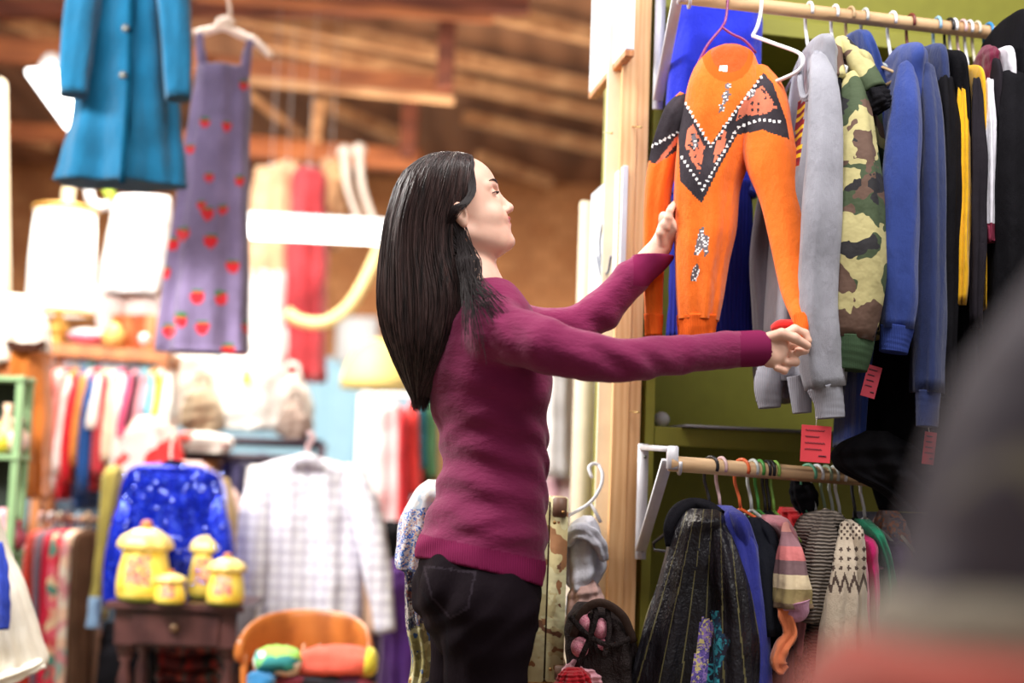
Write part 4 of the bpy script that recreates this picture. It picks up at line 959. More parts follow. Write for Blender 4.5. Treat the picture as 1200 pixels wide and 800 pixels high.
pxbox(G(), 616, 640, 586, 796, 3.06, .3).obj('shell', mcs, sc_); pxbox(G(), 642.5, 663, 584, 796, 3.06, .3).obj('lid', mcs, sc_)
pxbox(G(), 640, 642.5, 590, 792, 3.065, .28).obj('seam', C_('dark_seam', (60, 44, 36)), sc_)
mcap = plain('brown_leather', (116, 84, 66), .5)
for (a, b, c_, d) in ((648, 664.5, 582.5, 606), (620, 636, 584, 600), (650, 664.5, 780, 797.5)): pxbox(G(), a, b, c_, d, 3.052, .31).obj('corner_cap', mcap, sc_)
for (x, y) in ((650, 612), (645, 784), (660, 600)): G().ball(P(x, y, 3.05), .004, 8, 6).obj('rivet', plain('brass_rivet', (160, 120, 70), .4, .7), sc_)
g = G().tube([P(702, 545, 3.24), P(706, 556, 3.22), P(703, 572, 3.2), P(690, 590, 3.2), P(664, 606, 3.2), P(663, 616, 3.2)], .004, 8, 30); g.tube([P(694, 560, 3.22), P(690, 548, 3.23), P(696, 543, 3.24), P(702, 545, 3.24)], .004, 8, 12); g.tube([P(692, 590, 3.2), P(698, 600, 3.2), P(704, 612, 3.2)], .004, 8)
tag(g.obj('clothes_hanger', M_h['white']), 'white hanger dangling a pale grey cap left of the pine post', 'hanger')
mcp = C_('pale_grey_jersey', (206, 206, 216), .9, .08)
gar('hat', 'pale grey soft cap slung from the white hanger left of the post', 'hat', 3.16, [(604, 684, 694), (612, 672, 700), (630, 664, 706), (650, 660, 709), (668, 661, 708), (684, 664, 698), (692, 670, 684)], mcp, dh=.05, fold=.008, k=4, seed=111, sleeves=[('brim', [(664, 636, 3.12, 6), (676, 622, 3.1, 9), (692, 626, 3.1, 9), (704, 640, 3.1, 7), (708, 656, 3.11, 5)], mcp)])
gar('purse', 'beige pink soft purse under the pale grey cap', 'bag', 3.15, [(676, 676, 696), (690, 668, 704), (710, 664, 708), (745, 662, 712)], C_('beige_rose', (210, 170, 160)), dh=.05, fold=.007, seed=112)
bg = gar('handbag', 'black strappy mesh handbag with pink patches beside the quilted jacket', 'bag', 2.98, [(706, 676, 708), (718, 668, 728), (740, 664, 742), (770, 666, 748), (803, 670, 750)], C_('bag_black', (50, 42, 42), .5, .3, 300, .9), dh=.08, fold=.009, k=6, seed=113)
G().tube([P(672, 745, 2.92), P(684, 716, 2.9), P(705, 706, 2.89), P(730, 722, 2.9), P(742, 752, 2.92)], .009, 10, 24, True, 0, 5, 0, .5).obj('strap', C_('strap_brown', (76, 60, 54), .6), bg)
for q in ([(668, 722), (690, 745), (716, 756), (738, 748)], [(676, 782), (690, 750), (698, 724), (697, 712)], [(712, 712), (714, 740), (708, 770)]): G().tube([P(x, y, 2.90-.012*(i in (1, 2))) for i, (x, y) in enumerate(q)], .0055, 8, 20, True, 0, 5, 0, .4).obj('strap', C_('bag_black', (50, 42, 42)), bg)
mpm = floral('pink_mesh', [(220, 130, 150), (236, 180, 190), (190, 90, 120)], 170)
for (x, y, a, b) in ((686, 728, 9, 14), (703, 736, 10, 13), (680, 758, 11, 12), (706, 755, 9, 7)): G().ball(P(x, y, 2.915), (a*.00175, .022, b*.00175)).obj('mesh_patch', mpm, bg)
gar('cloth', 'pale pink crumpled cloth on the low pine table', 'cloth', 2.95, [(772, 672, 690), (782, 662, 706), (794, 658, 714), (803, 660, 716)], C_('baby_pink', (240, 176, 190)), dh=.05, fold=.009, k=6, seed=114)
gar('cloth', 'red ruffled cloth in front of the pale pink one', 'cloth', 2.88, [(782, 664, 682), (790, 656, 690), (803, 650, 694)], C_('ruby', (190, 24, 40)), dh=.03, fold=.008, k=9, seed=115)
# patterned dress behind the woman's back
mwb = floral('white_blue_print', [(235, 240, 246), (236, 240, 240), (200, 220, 236), (240, 236, 226)], 46); mbl = floral('blue_leaf_print', [(44, 100, 196), (236, 236, 240), (90, 140, 210), (220, 180, 160), (240, 240, 244)], 95)
mdp = floral('dark_patchwork', [(40, 44, 70), (200, 190, 180), (60, 70, 110), (120, 70, 60), (90, 96, 100)], 80); molv = floral('olive_patchwork', [(150, 140, 90), (176, 168, 112), (60, 90, 140), (130, 120, 80), (196, 190, 150)], 40)
gar('dress', 'patchwork dress in white, blue and olive prints hanging behind the woman\'s back', 'dress', 3.12,
    [(562, 502, 524), (574, 488, 530), (592, 477, 532), (615, 467, 530), (640, 465, 524), (664, 464, 510), (672, 474, 506), (700, 475, 504), (730, 476, 512), (770, 484, 512), (803, 480, 506)], [mwb, mbl, mdp, molv], dh=.07, fold=.006, n=90, m=110, seed=121,
    paint=lambda px, py, C: np.select([py < 598-(px-470)*.1, py < 667, py < 738-(px-480)*.5], [0, 1, 2], 3))
# signs on the partition, left of the post
def slab(name, pts, th, mat, label, cat, edge=None):
    """pts: near-bottom, far-bottom, z top"""
    a, b, zt = pts; a, b = np.array(a), np.array(b); d = b-a; d[2] = 0; d /= np.linalg.norm(d); nrm = np.array([d[1], -d[0], 0])
    r = root(name, label, cat, (a+b)/2); zb = (a[2]+b[2])/2; L = np.linalg.norm((b-a)[:2]); c0 = (a+b)/2; c0[2] = (zb+zt)/2
    ang = math.atan2(d[1], d[0]); G().box(c0, (L, th, zt-zb), ang).obj('panel', mat, r, False)
    if edge: G().box((c0[0], c0[1], zb-.008), (L, th*1.1, .016), ang).obj('bottom_edge', edge, r, False)
    return r
slab('sign_board', (P(738, 59, 3.22), P(695, 109, 3.60), 2.6), .02, M_white, 'white painted board on the partition at the top, left of the pine post', 'board', M_pine2)
s2 = slab('poster', (P(729, 345, 3.26), P(692, 345, 3.60), float(P(708, 208, 3.4).z)), .012, plain('poster_paper', (226, 232, 240), .5), 'white poster with a faint grey drawing, left of the pine post', 'poster')
g = G(); 
for pth in ([(706, 262), (703, 285), (705, 312), (712, 320), (716, 300)], [(708, 250), (709, 275), (706, 300)], [(700, 300), (704, 322), (710, 330)]): g.tube([P(x, y, 3.41-(x-706)*.0105-.02) for x, y in pth], .003, 6, 20)
g.obj('drawing', plain('pencil', (120, 126, 140), .6), s2)
tag(pxbox(G(), 668, 691, 232, 1010, 4.1, .04).obj('board', M_cream), 'cream board leaning beyond the white poster', 'board')
# ================================================================ LEFT AND BACKGROUND
def far_(name, label, cat, Y, rows, mat, **kw):
    kw.setdefault('n', 36); kw.setdefault('m', 28); kw.setdefault('dh', .08); kw.setdefault('fold', .012); return gar(name, label, cat, Y, rows, mat, **kw)
# ---- teal coat hanging from the roof
mteal = C_('teal_wool', (0, 76, 108), .95, .1, 500, .4, .2)
tc = gar('coat', 'teal blue wool coat with three-quarter sleeves hanging from the roof', 'coat', 4.5,
    [(-70, 112, 196), (-20, 106, 200), (30, 100, 204), (80, 93, 207), (130, 84, 210), (180, 73, 213), (217, 64, 214)], mteal, dh=.10, fold=.016, k=5, n=90, m=60, seed=201, sleeves=[
        ('sleeve', [(104, -50, 4.42, 16), (97, 0, 4.38, 20), (90, 60, 4.36, 19), (86, 112, 4.35, 16.5)], mteal, dict(fold=.006)),
        ('sleeve', [(196, -50, 4.42, 16), (203, 0, 4.38, 20), (207, 60, 4.36, 18), (209, 116, 4.35, 15)], mteal, dict(fold=.006))])
g = G().tube([P(156, -60, 4.385), P(153, 40, 4.375), P(150, 120, 4.365), P(143, 214, 4.36)], .010, 8, 20); g.obj('placket_shade', C_('teal_shadow', (0, 48, 70)), tc)  # darker teal tube paints the shade of the central front fold
for x, y in ((148, -30), (147, 33), (144, 88)): G().ball(P(x, y, 4.352), (.013, .008, .013), 12, 8).obj('button', plain('dark_button', (70, 72, 70), .3), tc)
tag(G().tube([P(155, -60, 4.5), P(155, -180, 4.5)], .004, 8).tube([P(100, -62, 4.5), P(155, -85, 4.5), P(210, -62, 4.5)], .008, 8).obj('clothes_hanger', M_h['white']), 'white hanger carrying the teal coat', 'hanger')
# ---- strawberry dress
msd = C_('dusty_violet', (122, 106, 140), .9, .16); mst_ = C_('strawberry_red', (206, 34, 44)); mlf = C_('leaf_green', (60, 110, 60))
SB = [(240, 144), (266, 148), (223, 174), (245, 208), (281, 212), (236, 241), (261, 246), (214, 274), (202, 286), (247, 283), (273, 312), (192, 320), (231, 348), (259, 350), (212, 375), (198, 388), (237, 384), (291, 384), (267, 411), (286, 100), (243, 250)]
def paint_sd(px, py, C):
    i = np.zeros(len(px), int)
    for k, (x, y) in enumerate(SB):
        s = 5.6 if y < 250 else 7.8
        d = ((px-x)/s)**2+((py-y)/s/1.05)**2+.35*(py-y)/s*np.abs(px-x)/s; i[(d < 1)] = 1
        i[(np.abs(px-x) < s*.8) & (np.abs(py-(y-s*.85)) < s*.26)] = 2
    return i
sd = gar('dress', 'long dusty violet strap dress with red strawberries hanging from the roof', 'dress', 4.9,
    [(80, 233, 290), (84, 231, 292), (110, 229, 294), (140, 224, 294), (200, 213, 293), (260, 205, 293), (330, 194, 293), (400, 184, 292), (413, 182, 292)], [msd, mst_, mlf], paint=paint_sd, n=170, m=190, dh=.09, fold=.014, k=5, seed=211, sleeves=[
        ('strap', [(238, 90, 4.86, 5), (236, 66, 4.86, 4.5), (233, 40, 4.88, 4)], msd), ('strap', [(286, 90, 4.86, 5), (289, 68, 4.86, 4.5), (293, 48, 4.88, 4)], msd)])
g = G().tube([P(228, 40, 4.9), P(245, 36, 4.9), P(262, 32, 4.9), P(280, 40, 4.9), P(300, 50, 4.9), P(318, 66, 4.9)], .014, 10, 24); g.tube([P(264, 34, 4.9), P(266, 22, 4.9), P(270, 14, 4.9), P(262, -30, 4.9), P(262, -70, 4.9)], .006, 8, 12)
g.ball(P(264, 26, 4.9), (.035, .02, .02)); tag(g.obj('clothes_hanger', plain('padded_satin', (226, 196, 176), .35)), 'padded pale satin hanger holding the strawberry dress', 'hanger')
# ---- lamps
M_em = plain('lamp_glow', (255, 255, 255), .5, 0, 6, (1, .98, .94, 1)); M_shade = plain('lit_shade', (255, 252, 244), .6, 0, 1.0, (1, .95, .86, 1)); M_gold = plain('gold_trim', (214, 160, 70), .35, .4); M_steel = plain('white_steel', (220, 222, 226), .4)
t = root('tube_light', 'long white fluorescent tube light behind the woman\'s hair', 'light', P(375, 272, 7.8))
G().tube([P(295, 268, 7.8), P(447, 275, 7.8)], .052, 16).obj('tube', M_em, t); G().beam(P(288, 256, 7.9), P(470, 265, 7.9), .12, .05).obj('housing', M_steel, t, False)
for x, y in ((291, 268), (451, 274)): G().ball(P(x, y, 7.8), (.03, .05, .05)).obj('end_cap', M_steel, t)
t = root('ceiling_light', 'bright triangular-looking ceiling light panel peeking out left of the teal coat', 'light', P(100, 118, 8.0))
def quad_slab(pts, th):
    g = G(); pts = [np.array(p) for p in pts]; n_ = np.cross(pts[1]-pts[0], pts[2]-pts[0]); n_ = n_/np.linalg.norm(n_)*th; V = pts+[p+n_ for p in pts]
    return g.add(V, [(0, 1, 2, 3), (7, 6, 5, 4)]+[(i, i+4, (i+1) % 4+4, (i+1) % 4) for i in range(4)])
quad_slab([P(32, 87, 8.0), P(78, 151, 7.4), P(176, 158, 7.4), P(140, 88, 8.0)], .03).obj('diffuser', M_em, t, False)
G().tube([P(32, 86, 8.01), P(140, 87, 8.01)], .02, 8).tube([P(50, 84, 8.02), P(60, 68, 8.1), P(72, 84, 8.02)], .035, 8, 10).obj('frame', M_steel, t)
def drum(name, label, x0, x1, y0, y1, Y, trim_m, shade_m=None):
    c0 = P((x0+x1)/2, y1, Y); r_ = (x1-x0)/2*Y/FPX; h_ = (P(x0, y0, Y).z-P(x0, y1, Y).z); r = root(name, label, 'lamp', (c0.x, c0.y, c0.z-.15))
    G().lathe(c0, [(r_*1.0, 0), (r_*1.0, h_*.5), (r_*.92, h_)], 36).obj('lamp_shade', shade_m or M_shade, r)
    for z, k in ((0, 1.01), (h_, .935)): G().tube([(c0.x+r_*k*math.cos(a), c0.y+r_*k*math.sin(a), c0.z+z) for a in np.linspace(0, 2*math.pi, 37)], .012, 8, 0, False).obj('trim_ring', trim_m, r)
    G().lathe((c0.x, c0.y, c0.z-.15), [(.06, 0), (.065, .01), (.03, .03), (.05, .07), (.055, .09), (.03, .12), (.015, .16)], 20).obj('base', M_gold, r); return r
drum('table_lamp', 'tall lit drum shade table lamp with gold trim on the far shelf', 31, 107, 246, 368, 6.22, M_gold)
r_ = root('pendant_cord', 'white cord and hook fitting above the lit drum lamp', 'cord', P(80, 244, 6.6))
G().tube([P(79, 244, 6.6), P(80, 228, 6.6), P(84, 214, 6.6), P(92, 200, 6.6)], .03, 8, 12).obj('cord', plain('cream_cord', (230, 214, 180), .6), r_)
G().tube([P(104, 222, 6.7), P(106, 234, 6.7), P(116, 242, 6.7), P(128, 240, 6.7)], .022, 8, 14).obj('hook', M_steel, r_)
tag(G().tube([P(122, 214, 6.3), P(127, 222, 6.3), P(132, 236, 6.3)], [.012, .025, .008], 8, 10).obj('clip', plain('lime_plastic', (170, 200, 70), .5)), 'small lime green clip under the hem of the teal coat', 'clip')
# ---- white clothes behind
mwh = C_('bright_white', (232, 228, 228), .8, .05); mpkw = C_('blush_white', (228, 208, 204), .8, .08)
far_('blouse', 'white blouse hanging between the lit drum lamp and the strawberry dress', 'blouse', 6.2, [(230, 138, 200), (245, 133, 200), (280, 126, 198), (320, 119, 192), (345, 115, 186)], mwh, seed=221)
far_('shorts', 'white shorts hanging below the white blouse', 'shorts', 6.3, [(336, 112, 186), (352, 108, 188), (375, 108, 186)], mpkw, seed=222, sleeves=[('leg', [(132, 350, 6.25, 18), (130, 375, 6.25, 17), (130, 392, 6.25, 16)], mpkw), ('leg', [(170, 350, 6.25, 18), (172, 375, 6.25, 17), (172, 388, 6.25, 16)], mpkw)])
for i, x in enumerate((141, 155, 168, 180)): tag(G().box(P(x, 393, 6.25), (.042, .16, .17)).obj('book', cloth('book_%d' % i, [(214, 120, 60), (226, 140, 84), (196, 96, 50), (230, 150, 100)][i], .6)), ['leftmost orange book standing on the far wooden shelf', 'light orange book, second in the row on the far shelf', 'dark orange book, third in the row on the far shelf', 'pale orange book at the right end of the far shelf'][i], 'book')
def bowl(name, lb, ct, px, py, Y, rpx, hpx, mt, m2=None, m2name='contents'):
    s = Y/FPX; c0 = P(px, py, Y); r = root(name, lb, ct, c0); G().lathe(c0, [(rpx*s*.45, 0), (rpx*s*.6, .01), (rpx*s*.9, hpx*s*.6), (rpx*s, hpx*s), (rpx*s*.93, hpx*s)], 28).obj('bowl', mt, r)
    if m2: G().ball((c0[0], c0[1], c0[2]+hpx*s), (rpx*s*.95, rpx*s*.95, hpx*s*.7)).obj(m2name, m2, r)
    return r
bowl('bowl', 'pink bowl heaped with white lace on the wooden rack top', 'bowl', 103, 405, 6.2, 25, 12, plain('pink_glaze', (226, 130, 160), .3), mwh, 'lace')
tag(G().lathe(P(132, 405, 6.1), [(.03, 0), (.045, .02), (.05, .05), (.03, .085), (.012, .10)], 20).obj('ornament', plain('honey_yellow', (240, 196, 110), .4)), 'honey yellow ornament right of the pink bowl', 'ornament')
tag(G().ball(P(169, 397, 6.0), .026).obj('knob', plain('pearl', (244, 226, 220), .2)), 'small round white ornament on the edge of the wooden rack top', 'ornament')
# ---- back-left wooden rack with children's clothes
kr = root('clothes_rack', 'wooden topped clothes rack full of children\'s clothes at the left', 'clothes rack', (float(P(135, 600, 6.2).x), 6.2, 0))
M_ow = wood('orange_wood', (214, 140, 84), (176, 104, 60), (1, 1, 1), .5)
a, b = P(58, 411, 6.2), P(204, 420, 6.2); G().beam((a.x, 6.2, a.z), (b.x, 6.2, a.z-.02), .26, .05).obj('top', M_ow, kr, False)
G().tube([(a.x, 6.15, a.z-.12), (b.x, 6.15, a.z-.13)], .012, 10).obj('rail', M_steel, kr)
for x in (a.x+.02, b.x-.02):
    for y in (6.11, 6.29): G().box((x, y, (a.z-.02)/2), (.04, .04, a.z-.02)).obj('leg', M_ow, kr, False)
kids = [(66, 96, 440, 560, (222, 120, 110), 'coral'), (72, 40, 455, 575, (236, 226, 220), 'off-white'), (80, 40, 450, 585, (220, 30, 44), 'bright red'), (88, 40, 440, 565, (230, 150, 70), 'orange'), (98, 40, 446, 596, (30, 80, 150), 'blue'),
        (106, 40, 450, 520, (240, 232, 222), 'cream'), (114, 0, 470, 575, (208, 60, 70), 'red'), (124, 0, 450, 560, (238, 222, 190), 'ivory'), (134, 0, 452, 600, (246, 240, 232), 'white'), (142, 0, 455, 530, (230, 90, 130), 'pink'), (150, 0, 460, 520, (90, 50, 60), 'plum'),
        (158, 0, 450, 530, (222, 150, 160), 'rose'), (168, 0, 452, 505, (120, 180, 200), 'sky blue'), (178, 0, 450, 520, (240, 170, 60), 'amber'), (188, 0, 454, 525, (240, 240, 232), 'pale grey white')]
for i, (x, _, y0, y1, rgb, cn) in enumerate(kids):
    q = random.uniform(3.2, 5.5); sl = max(0, (110-x)*.22)
    far_('childrens_top', '%s children\'s top, number of rack left to right between its neighbours of other colours' % cn if False else '%s child\'s garment hanging on the wooden topped rack' % cn, 'top', 6.15+.02*(i % 3), [(432, x+8-2, x+8+3), (441, x+3, x+14), (y0+30, x-sl*.3, x+14), ((y0+y1)/2, x-2-sl*.6, x+12), (y1, x-3-sl, x+11)], C_('kid_%d' % i, rgb, .85, .15), dh=.16, fold=.01, seed=300+i, m=18, n=24,
         sleeves=[('sleeve', [(x+9, 445, 5.99, 4), (x+6-sl*.3, 475, 5.95, 7), (x+2-sl*.6, (y0+y1)/2+10, 5.93, 7.5), (x+1-sl*.8, y1-18, 5.93, 6.5)], C_('kid_%d' % i, rgb, .85, .15), dict(n=12, m=10))], group='children\'s clothes on the wooden rack')
    col = ['pink', 'white', 'cream', 'sky', 'teal', 'brown', 'white'][i % 7]; hanger(P(x+9, 427, 6.15), col, '%s hanger of the %s child\'s garment on the wooden rack' % (col if col != 'sky' else 'pale blue', cn), R(80), .07, .13, 0, 'hangers on the wooden rack', .005)
# ---- left edge: mannequin torso, skirts, green cabinet
far_('blouse', 'cream blouse on a display form at the left edge, above the rust skirt', 'blouse', 5.4, [(345, 4, 30), (356, -10, 46), (380, -14, 56), (402, 4, 58), (412, 12, 54)], C_('cream_silk', (244, 232, 216), .6), seed=231, sleeves=[('sleeve', [(-4, 356, 5.35, 16), (0, 390, 5.33, 15), (4, 425, 5.33, 12)], C_('cream_silk', (244, 232, 216), .6))])
far_('skirt', 'long rust orange skirt with a dark belt at the left edge', 'skirt', 5.4, [(400, 10, 52), (412, 8, 54), (470, 2, 56), (540, 20, 54), (584, 22, 52)], C_('rust', (196, 108, 34), .7, .2), seed=232, fold=.02, k=8, sleeves=[('belt', [(9, 402, 5.31, 4), (20, 406, 5.28, 4.5), (40, 407, 5.28, 4.5), (52, 402, 5.31, 4)], C_('belt_brown', (70, 40, 30)))])
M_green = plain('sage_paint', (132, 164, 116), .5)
gc = root('cabinet', 'sage green painted display cabinet at the left edge', 'cabinet', (float(P(0, 700, 4.9).x), 4.9, 0)); x0, x1 = float(P(-70, 600, 4.9).x), float(P(14, 600, 4.9).x)
zt = float(P(20, 440, 4.9).z)
for x in (x0, x1): 
    for y in (4.9, 4.99): G().box((x, y, zt/2), (.024, .024, zt)).obj('post', M_green, gc, False)
for y in (444, 536, 650, 760): z = float(P(20, y, 4.9).z); G().box(((x0+x1)/2, 4.945, z), (x1-x0+.03, .13, .018)).obj('shelf', M_green, gc, False)
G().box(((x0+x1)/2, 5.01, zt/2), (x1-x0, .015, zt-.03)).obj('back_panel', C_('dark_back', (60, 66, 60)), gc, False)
trk = [(6, 532, .045, .10, (226, 200, 60), 'yellow jug'), (22, 532, .05, .12, (224, 190, 170), 'blush vase'), (12, 534, .03, .17, (214, 180, 150), 'tan figurine'), (26, 534, .03, .08, (240, 230, 224), 'white cup'), (8, 646, .05, .14, (214, 150, 160), 'pink vase'), (22, 648, .04, .10, (150, 60, 70), 'dark red pot')]
for i, (x, y, r0, h0, rgb, nm) in enumerate(trk):
    c0 = P(x-6, y, 4.93+.02*(i % 2)); c0.z = float(P(20, 536 if y < 600 else 650, 4.9).z)+.016
    tag(G().lathe(c0, [(r0*.6, 0), (r0, h0*.25), (r0*.95, h0*.5), (r0*.45, h0*.8), (r0*.6, h0)], 18).obj(nm.split()[-1], plain('trinket_%d' % i, rgb, .35)), '%s on the %s shelf of the green cabinet' % (nm, 'upper' if y < 600 else 'lower'), nm.split()[-1])
msk = C_('ivory_pleats', (238, 230, 214), .85, .08)
gar('skirt', 'ivory pleated skirt with a blue sash in the bottom left corner', 'skirt', 3.9, [(600, -60, 0), (640, -66, 6), (690, -76, 26), (740, -90, 42), (775, -100, 50), (792, -100, 26)], msk, dh=.10, fold=.010, k=16, n=110, m=50, seed=241, sleeves=[
    ('sash', [(-4, 636, 3.78, 6), (0, 670, 3.77, 9), (1, 705, 3.765, 9), (2, 738, 3.765, 7)], C_('cobalt', (44, 66, 176)), dict(flat=.3)), ('lace_hem', [(-40, 802, 3.82, 5), (0, 796, 3.8, 5), (30, 786, 3.81, 4.5), (50, 776, 3.84, 4)], C_('lace', (244, 236, 220)), dict(fold=.006))])
# ---- lower left rack of bright dresses
lr = root('clothes_rack', 'low brass clothes rack of red and floral dresses at the left', 'clothes rack', (float(P(70, 700, 5.6).x), 5.6, 0)); a, b = P(48, 606, 5.6), P(122, 610, 5.6)
M_br = plain('old_brass', (150, 116, 96), .4, .6); G().tube([a, b], .014, 10).obj('rail', M_br, lr)
for p in (a, b): G().tube([p, (p[0], p[1], .02)], .014, 10).obj('upright', M_br, lr); G().box((p[0], p[1], .012), (.05, .45, .024)).obj('foot', M_br, lr)
lowr = [(46, 52, 30, (236, 70, 46), 'orange red'), (56, 64, 50, (132, 112, 128), 'mauve grey'), (66, 74, 58, (210, 20, 60), 'crimson'), (74, 84, 66, None, 'pink and green floral'), (86, 98, 78, None, 'cream floral'), (98, 108, 92, (92, 66, 50), 'brown')]
for i, (xa, xb, xl, rgb, cn) in enumerate(lowr):
    mt = C_('low_%d' % i, rgb, .8, .15) if rgb else floral('floral_%d' % i, [(236, 100, 120), (240, 214, 170), (90, 150, 130), (236, 180, 150), (230, 60, 80)] if i == 3 else [(238, 220, 200), (220, 150, 150), (150, 180, 170), (240, 200, 170)], 22)
    far_('dress', '%s dress hanging on the low rack at the left' % cn, 'dress', 5.6, [(620, xa+2, xb-2), (632, xa-2, xb+1), (700, xa*.4+xl*.6-3, xb), (760, xl-2, xb-2), (825, xl-4, xb-4)], mt, dh=.17, seed=320+i, m=22)
    cc_ = ['pink', 'white', 'cream', 'brown', 'sky', 'tan'][i]
    hanger(P((xa+xb)/2, 607, 5.6), cc_, 'hanger of the %s dress on the low rack' % cn, R(78), .05, .16, 0, None, .005)
far_('skirt', 'red skirt low behind the bright dresses at the left', 'skirt', 5.8, [(752, 48, 62), (780, 44, 64), (830, 40, 66)], C_('scarlet', (206, 26, 44)), seed=330)
far_('trousers', 'rust brown trousers right of the brown dress on the low rack', 'trousers', 5.7, [(735, 108, 117), (760, 104, 116), (830, 98, 112)], C_('copper', (176, 84, 50)), seed=331)
far_('coat', 'mustard green coat edge left of the blue sequined top', 'coat', 5.3, [(545, 128, 142), (560, 124, 142), (620, 118, 134), (680, 112, 126), (726, 106, 122)], C_('mustard', (168, 150, 70), .9, .2), seed=332, sleeves=[('hem', [(112, 700, 5.2, 6), (109, 735, 5.2, 7)], C_('powder', (130, 160, 190)))])
far_('coat', 'yellow brown coat edge right of the blue sequined top', 'coat', 5.4, [(560, 250, 268), (600, 264, 276), (660, 270, 282), (720, 268, 286)], C_('ochre', (168, 136, 76), .9, .2), seed=333)
far_('blouse', 'white blouse with red and pink print above the sequined top', 'blouse', 5.9, [(488, 162, 186), (500, 152, 200), (530, 140, 214), (560, 134, 214), (575, 134, 200)], floral('red_bloom', [(244, 236, 230), (244, 236, 230), (240, 220, 216), (230, 50, 50), (240, 190, 180)], 9), seed=334)
far_('blouse', 'pale pink top behind the right shoulder of the sequined top', 'blouse', 5.7, [(540, 205, 235), (560, 200, 262), (580, 210, 280), (605, 230, 284)], C_('shell', (226, 190, 180)), seed=335)
# ---- sequin top
msq = sequin_sparkle('blue_sequins', (24, 50, 226))
sq = gar('blouse', 'sparkling royal blue sequined top behind the yellow jars', 'blouse', 5.0, [(542, 186, 218), (546, 166, 240), (556, 150, 258), (575, 144, 264), (600, 140, 265), (660, 130, 270), (712, 126, 270)], msq, dh=.10, power=3.0, fold=.008, k=6, n=90, m=60, seed=251, sleeves=[
    ('sleeve', [(157, 566, 4.97, 7), (146, 610, 4.94, 13), (138, 660, 4.92, 16), (136, 706, 4.92, 15)], msq), ('sleeve', [(252, 566, 4.97, 7), (256, 610, 4.94, 12), (262, 660, 4.92, 14), (262, 700, 4.92, 13)], msq)])
g = G(); G().ball(P(203, 547, 4.915), (.045, .012, .028)).obj('neck_shade', C_('navy_neck_shade', (22, 20, 44)), sq); mgl = plain('sequin_glint', (150, 170, 255), .12, .9); rn = random.Random(5)  # flattened dark ball paints the shaded hollow of the neck opening
for x, y in [(215, 547), (232, 555), (240, 551), (158, 570), (176, 573), (184, 565), (228, 569), (196, 578), (217, 576), (236, 574), (254, 575), (261, 584), (152, 588), (196, 611), (203, 629), (152, 610), (258, 617), (218, 643), (160, 556), (259, 593), (145, 640), (230, 560)]+[(rn.uniform(145, 262), rn.uniform(552, 690)) for _ in range(34)]:
    G().ball(P(x+rn.uniform(-2, 2), y, 4.825), [rn.uniform(.004, .0075)]*3, 8, 6).obj('sequin_sparkle', mgl, sq)  # pale blue beads stand in for glints of light on the sequins
tag(G().tube([P(200, 545, 5.0), P(201, 520, 5.0), P(206, 506, 5.0), P(198, 500, 5.0)], .005, 8, 12).tube([P(168, 556, 5.0), P(201, 540, 5.0), P(236, 556, 5.0)], .007, 8).obj('clothes_hanger', M_h['cream']), 'cream hanger holding the blue sequined top', 'hanger')
# ---- side table with jars
M_mah = wood('dark_mahogany', (84, 52, 50), (48, 28, 30), (1, 1, 1), .3)
xt0, xt1 = float(P(127, 706, 4.75).x), float(P(288, 712, 4.75).x); zt = float(P(205, 706, 4.75).z); tb = root('side_table', 'dark wooden side table with a small drawer under the yellow jars', 'table', ((xt0+xt1)/2, 4.92, 0)); W_ = xt1-xt0
G().box(((xt0+xt1)/2, 4.92, zt-.012), (W_, .40, .024)).obj('tabletop', M_mah, tb, False)
G().box(((xt0+xt1)/2, 4.92, zt-.085), (W_-.05, .34, .12)).obj('apron', M_mah, tb, False)
d_ = G().box(((xt0+xt1)/2, 4.745, zt-.085), (W_-.17, .012, .098)).obj('drawer', M_mah, tb, False)
G().ball(((xt0+xt1)/2, 4.73, zt-.08), .016).obj('knob', plain('brass_knob', (130, 104, 80), .3, .7), d_)
for sx in (xt0+.055, xt1-.055):
    for y in (4.80, 5.04):
        G().box((sx, y, zt-.15), (.05, .05, .05)).lathe((sx, y, .0), [(.02, 0), (.022, .03), (.014, .06), (.024, .10), (.018, .16), (.013, .24), (.024, .27), (.016, .29), (.022, .36), (.024, .42), (.013, .47), (.024, .49), (.018, .51), (.024, zt-.175)], 18).obj('leg', M_mah, tb)
myl = NT('yellow_ceramic'); c = myl.coord(); v = myl.noise(c, 22, 3); myl.base(myl.ramp(v.outputs[0], [(.35, lin((250, 228, 110))), (.62, lin((246, 212, 76))), (.72, lin((214, 160, 60)))])); myl.b.inputs['Roughness'].default_value = .25; myl = myl.m
mrose = floral('rose_relief', [(214, 130, 110), (230, 170, 150), (200, 100, 90), (236, 200, 90)], 60); mgrn = plain('moss_glaze', (150, 170, 60), .3); mlid = plain('cream_yellow_glaze', (250, 224, 130), .25); mknob = plain('terracotta_knob', (200, 120, 60), .4)
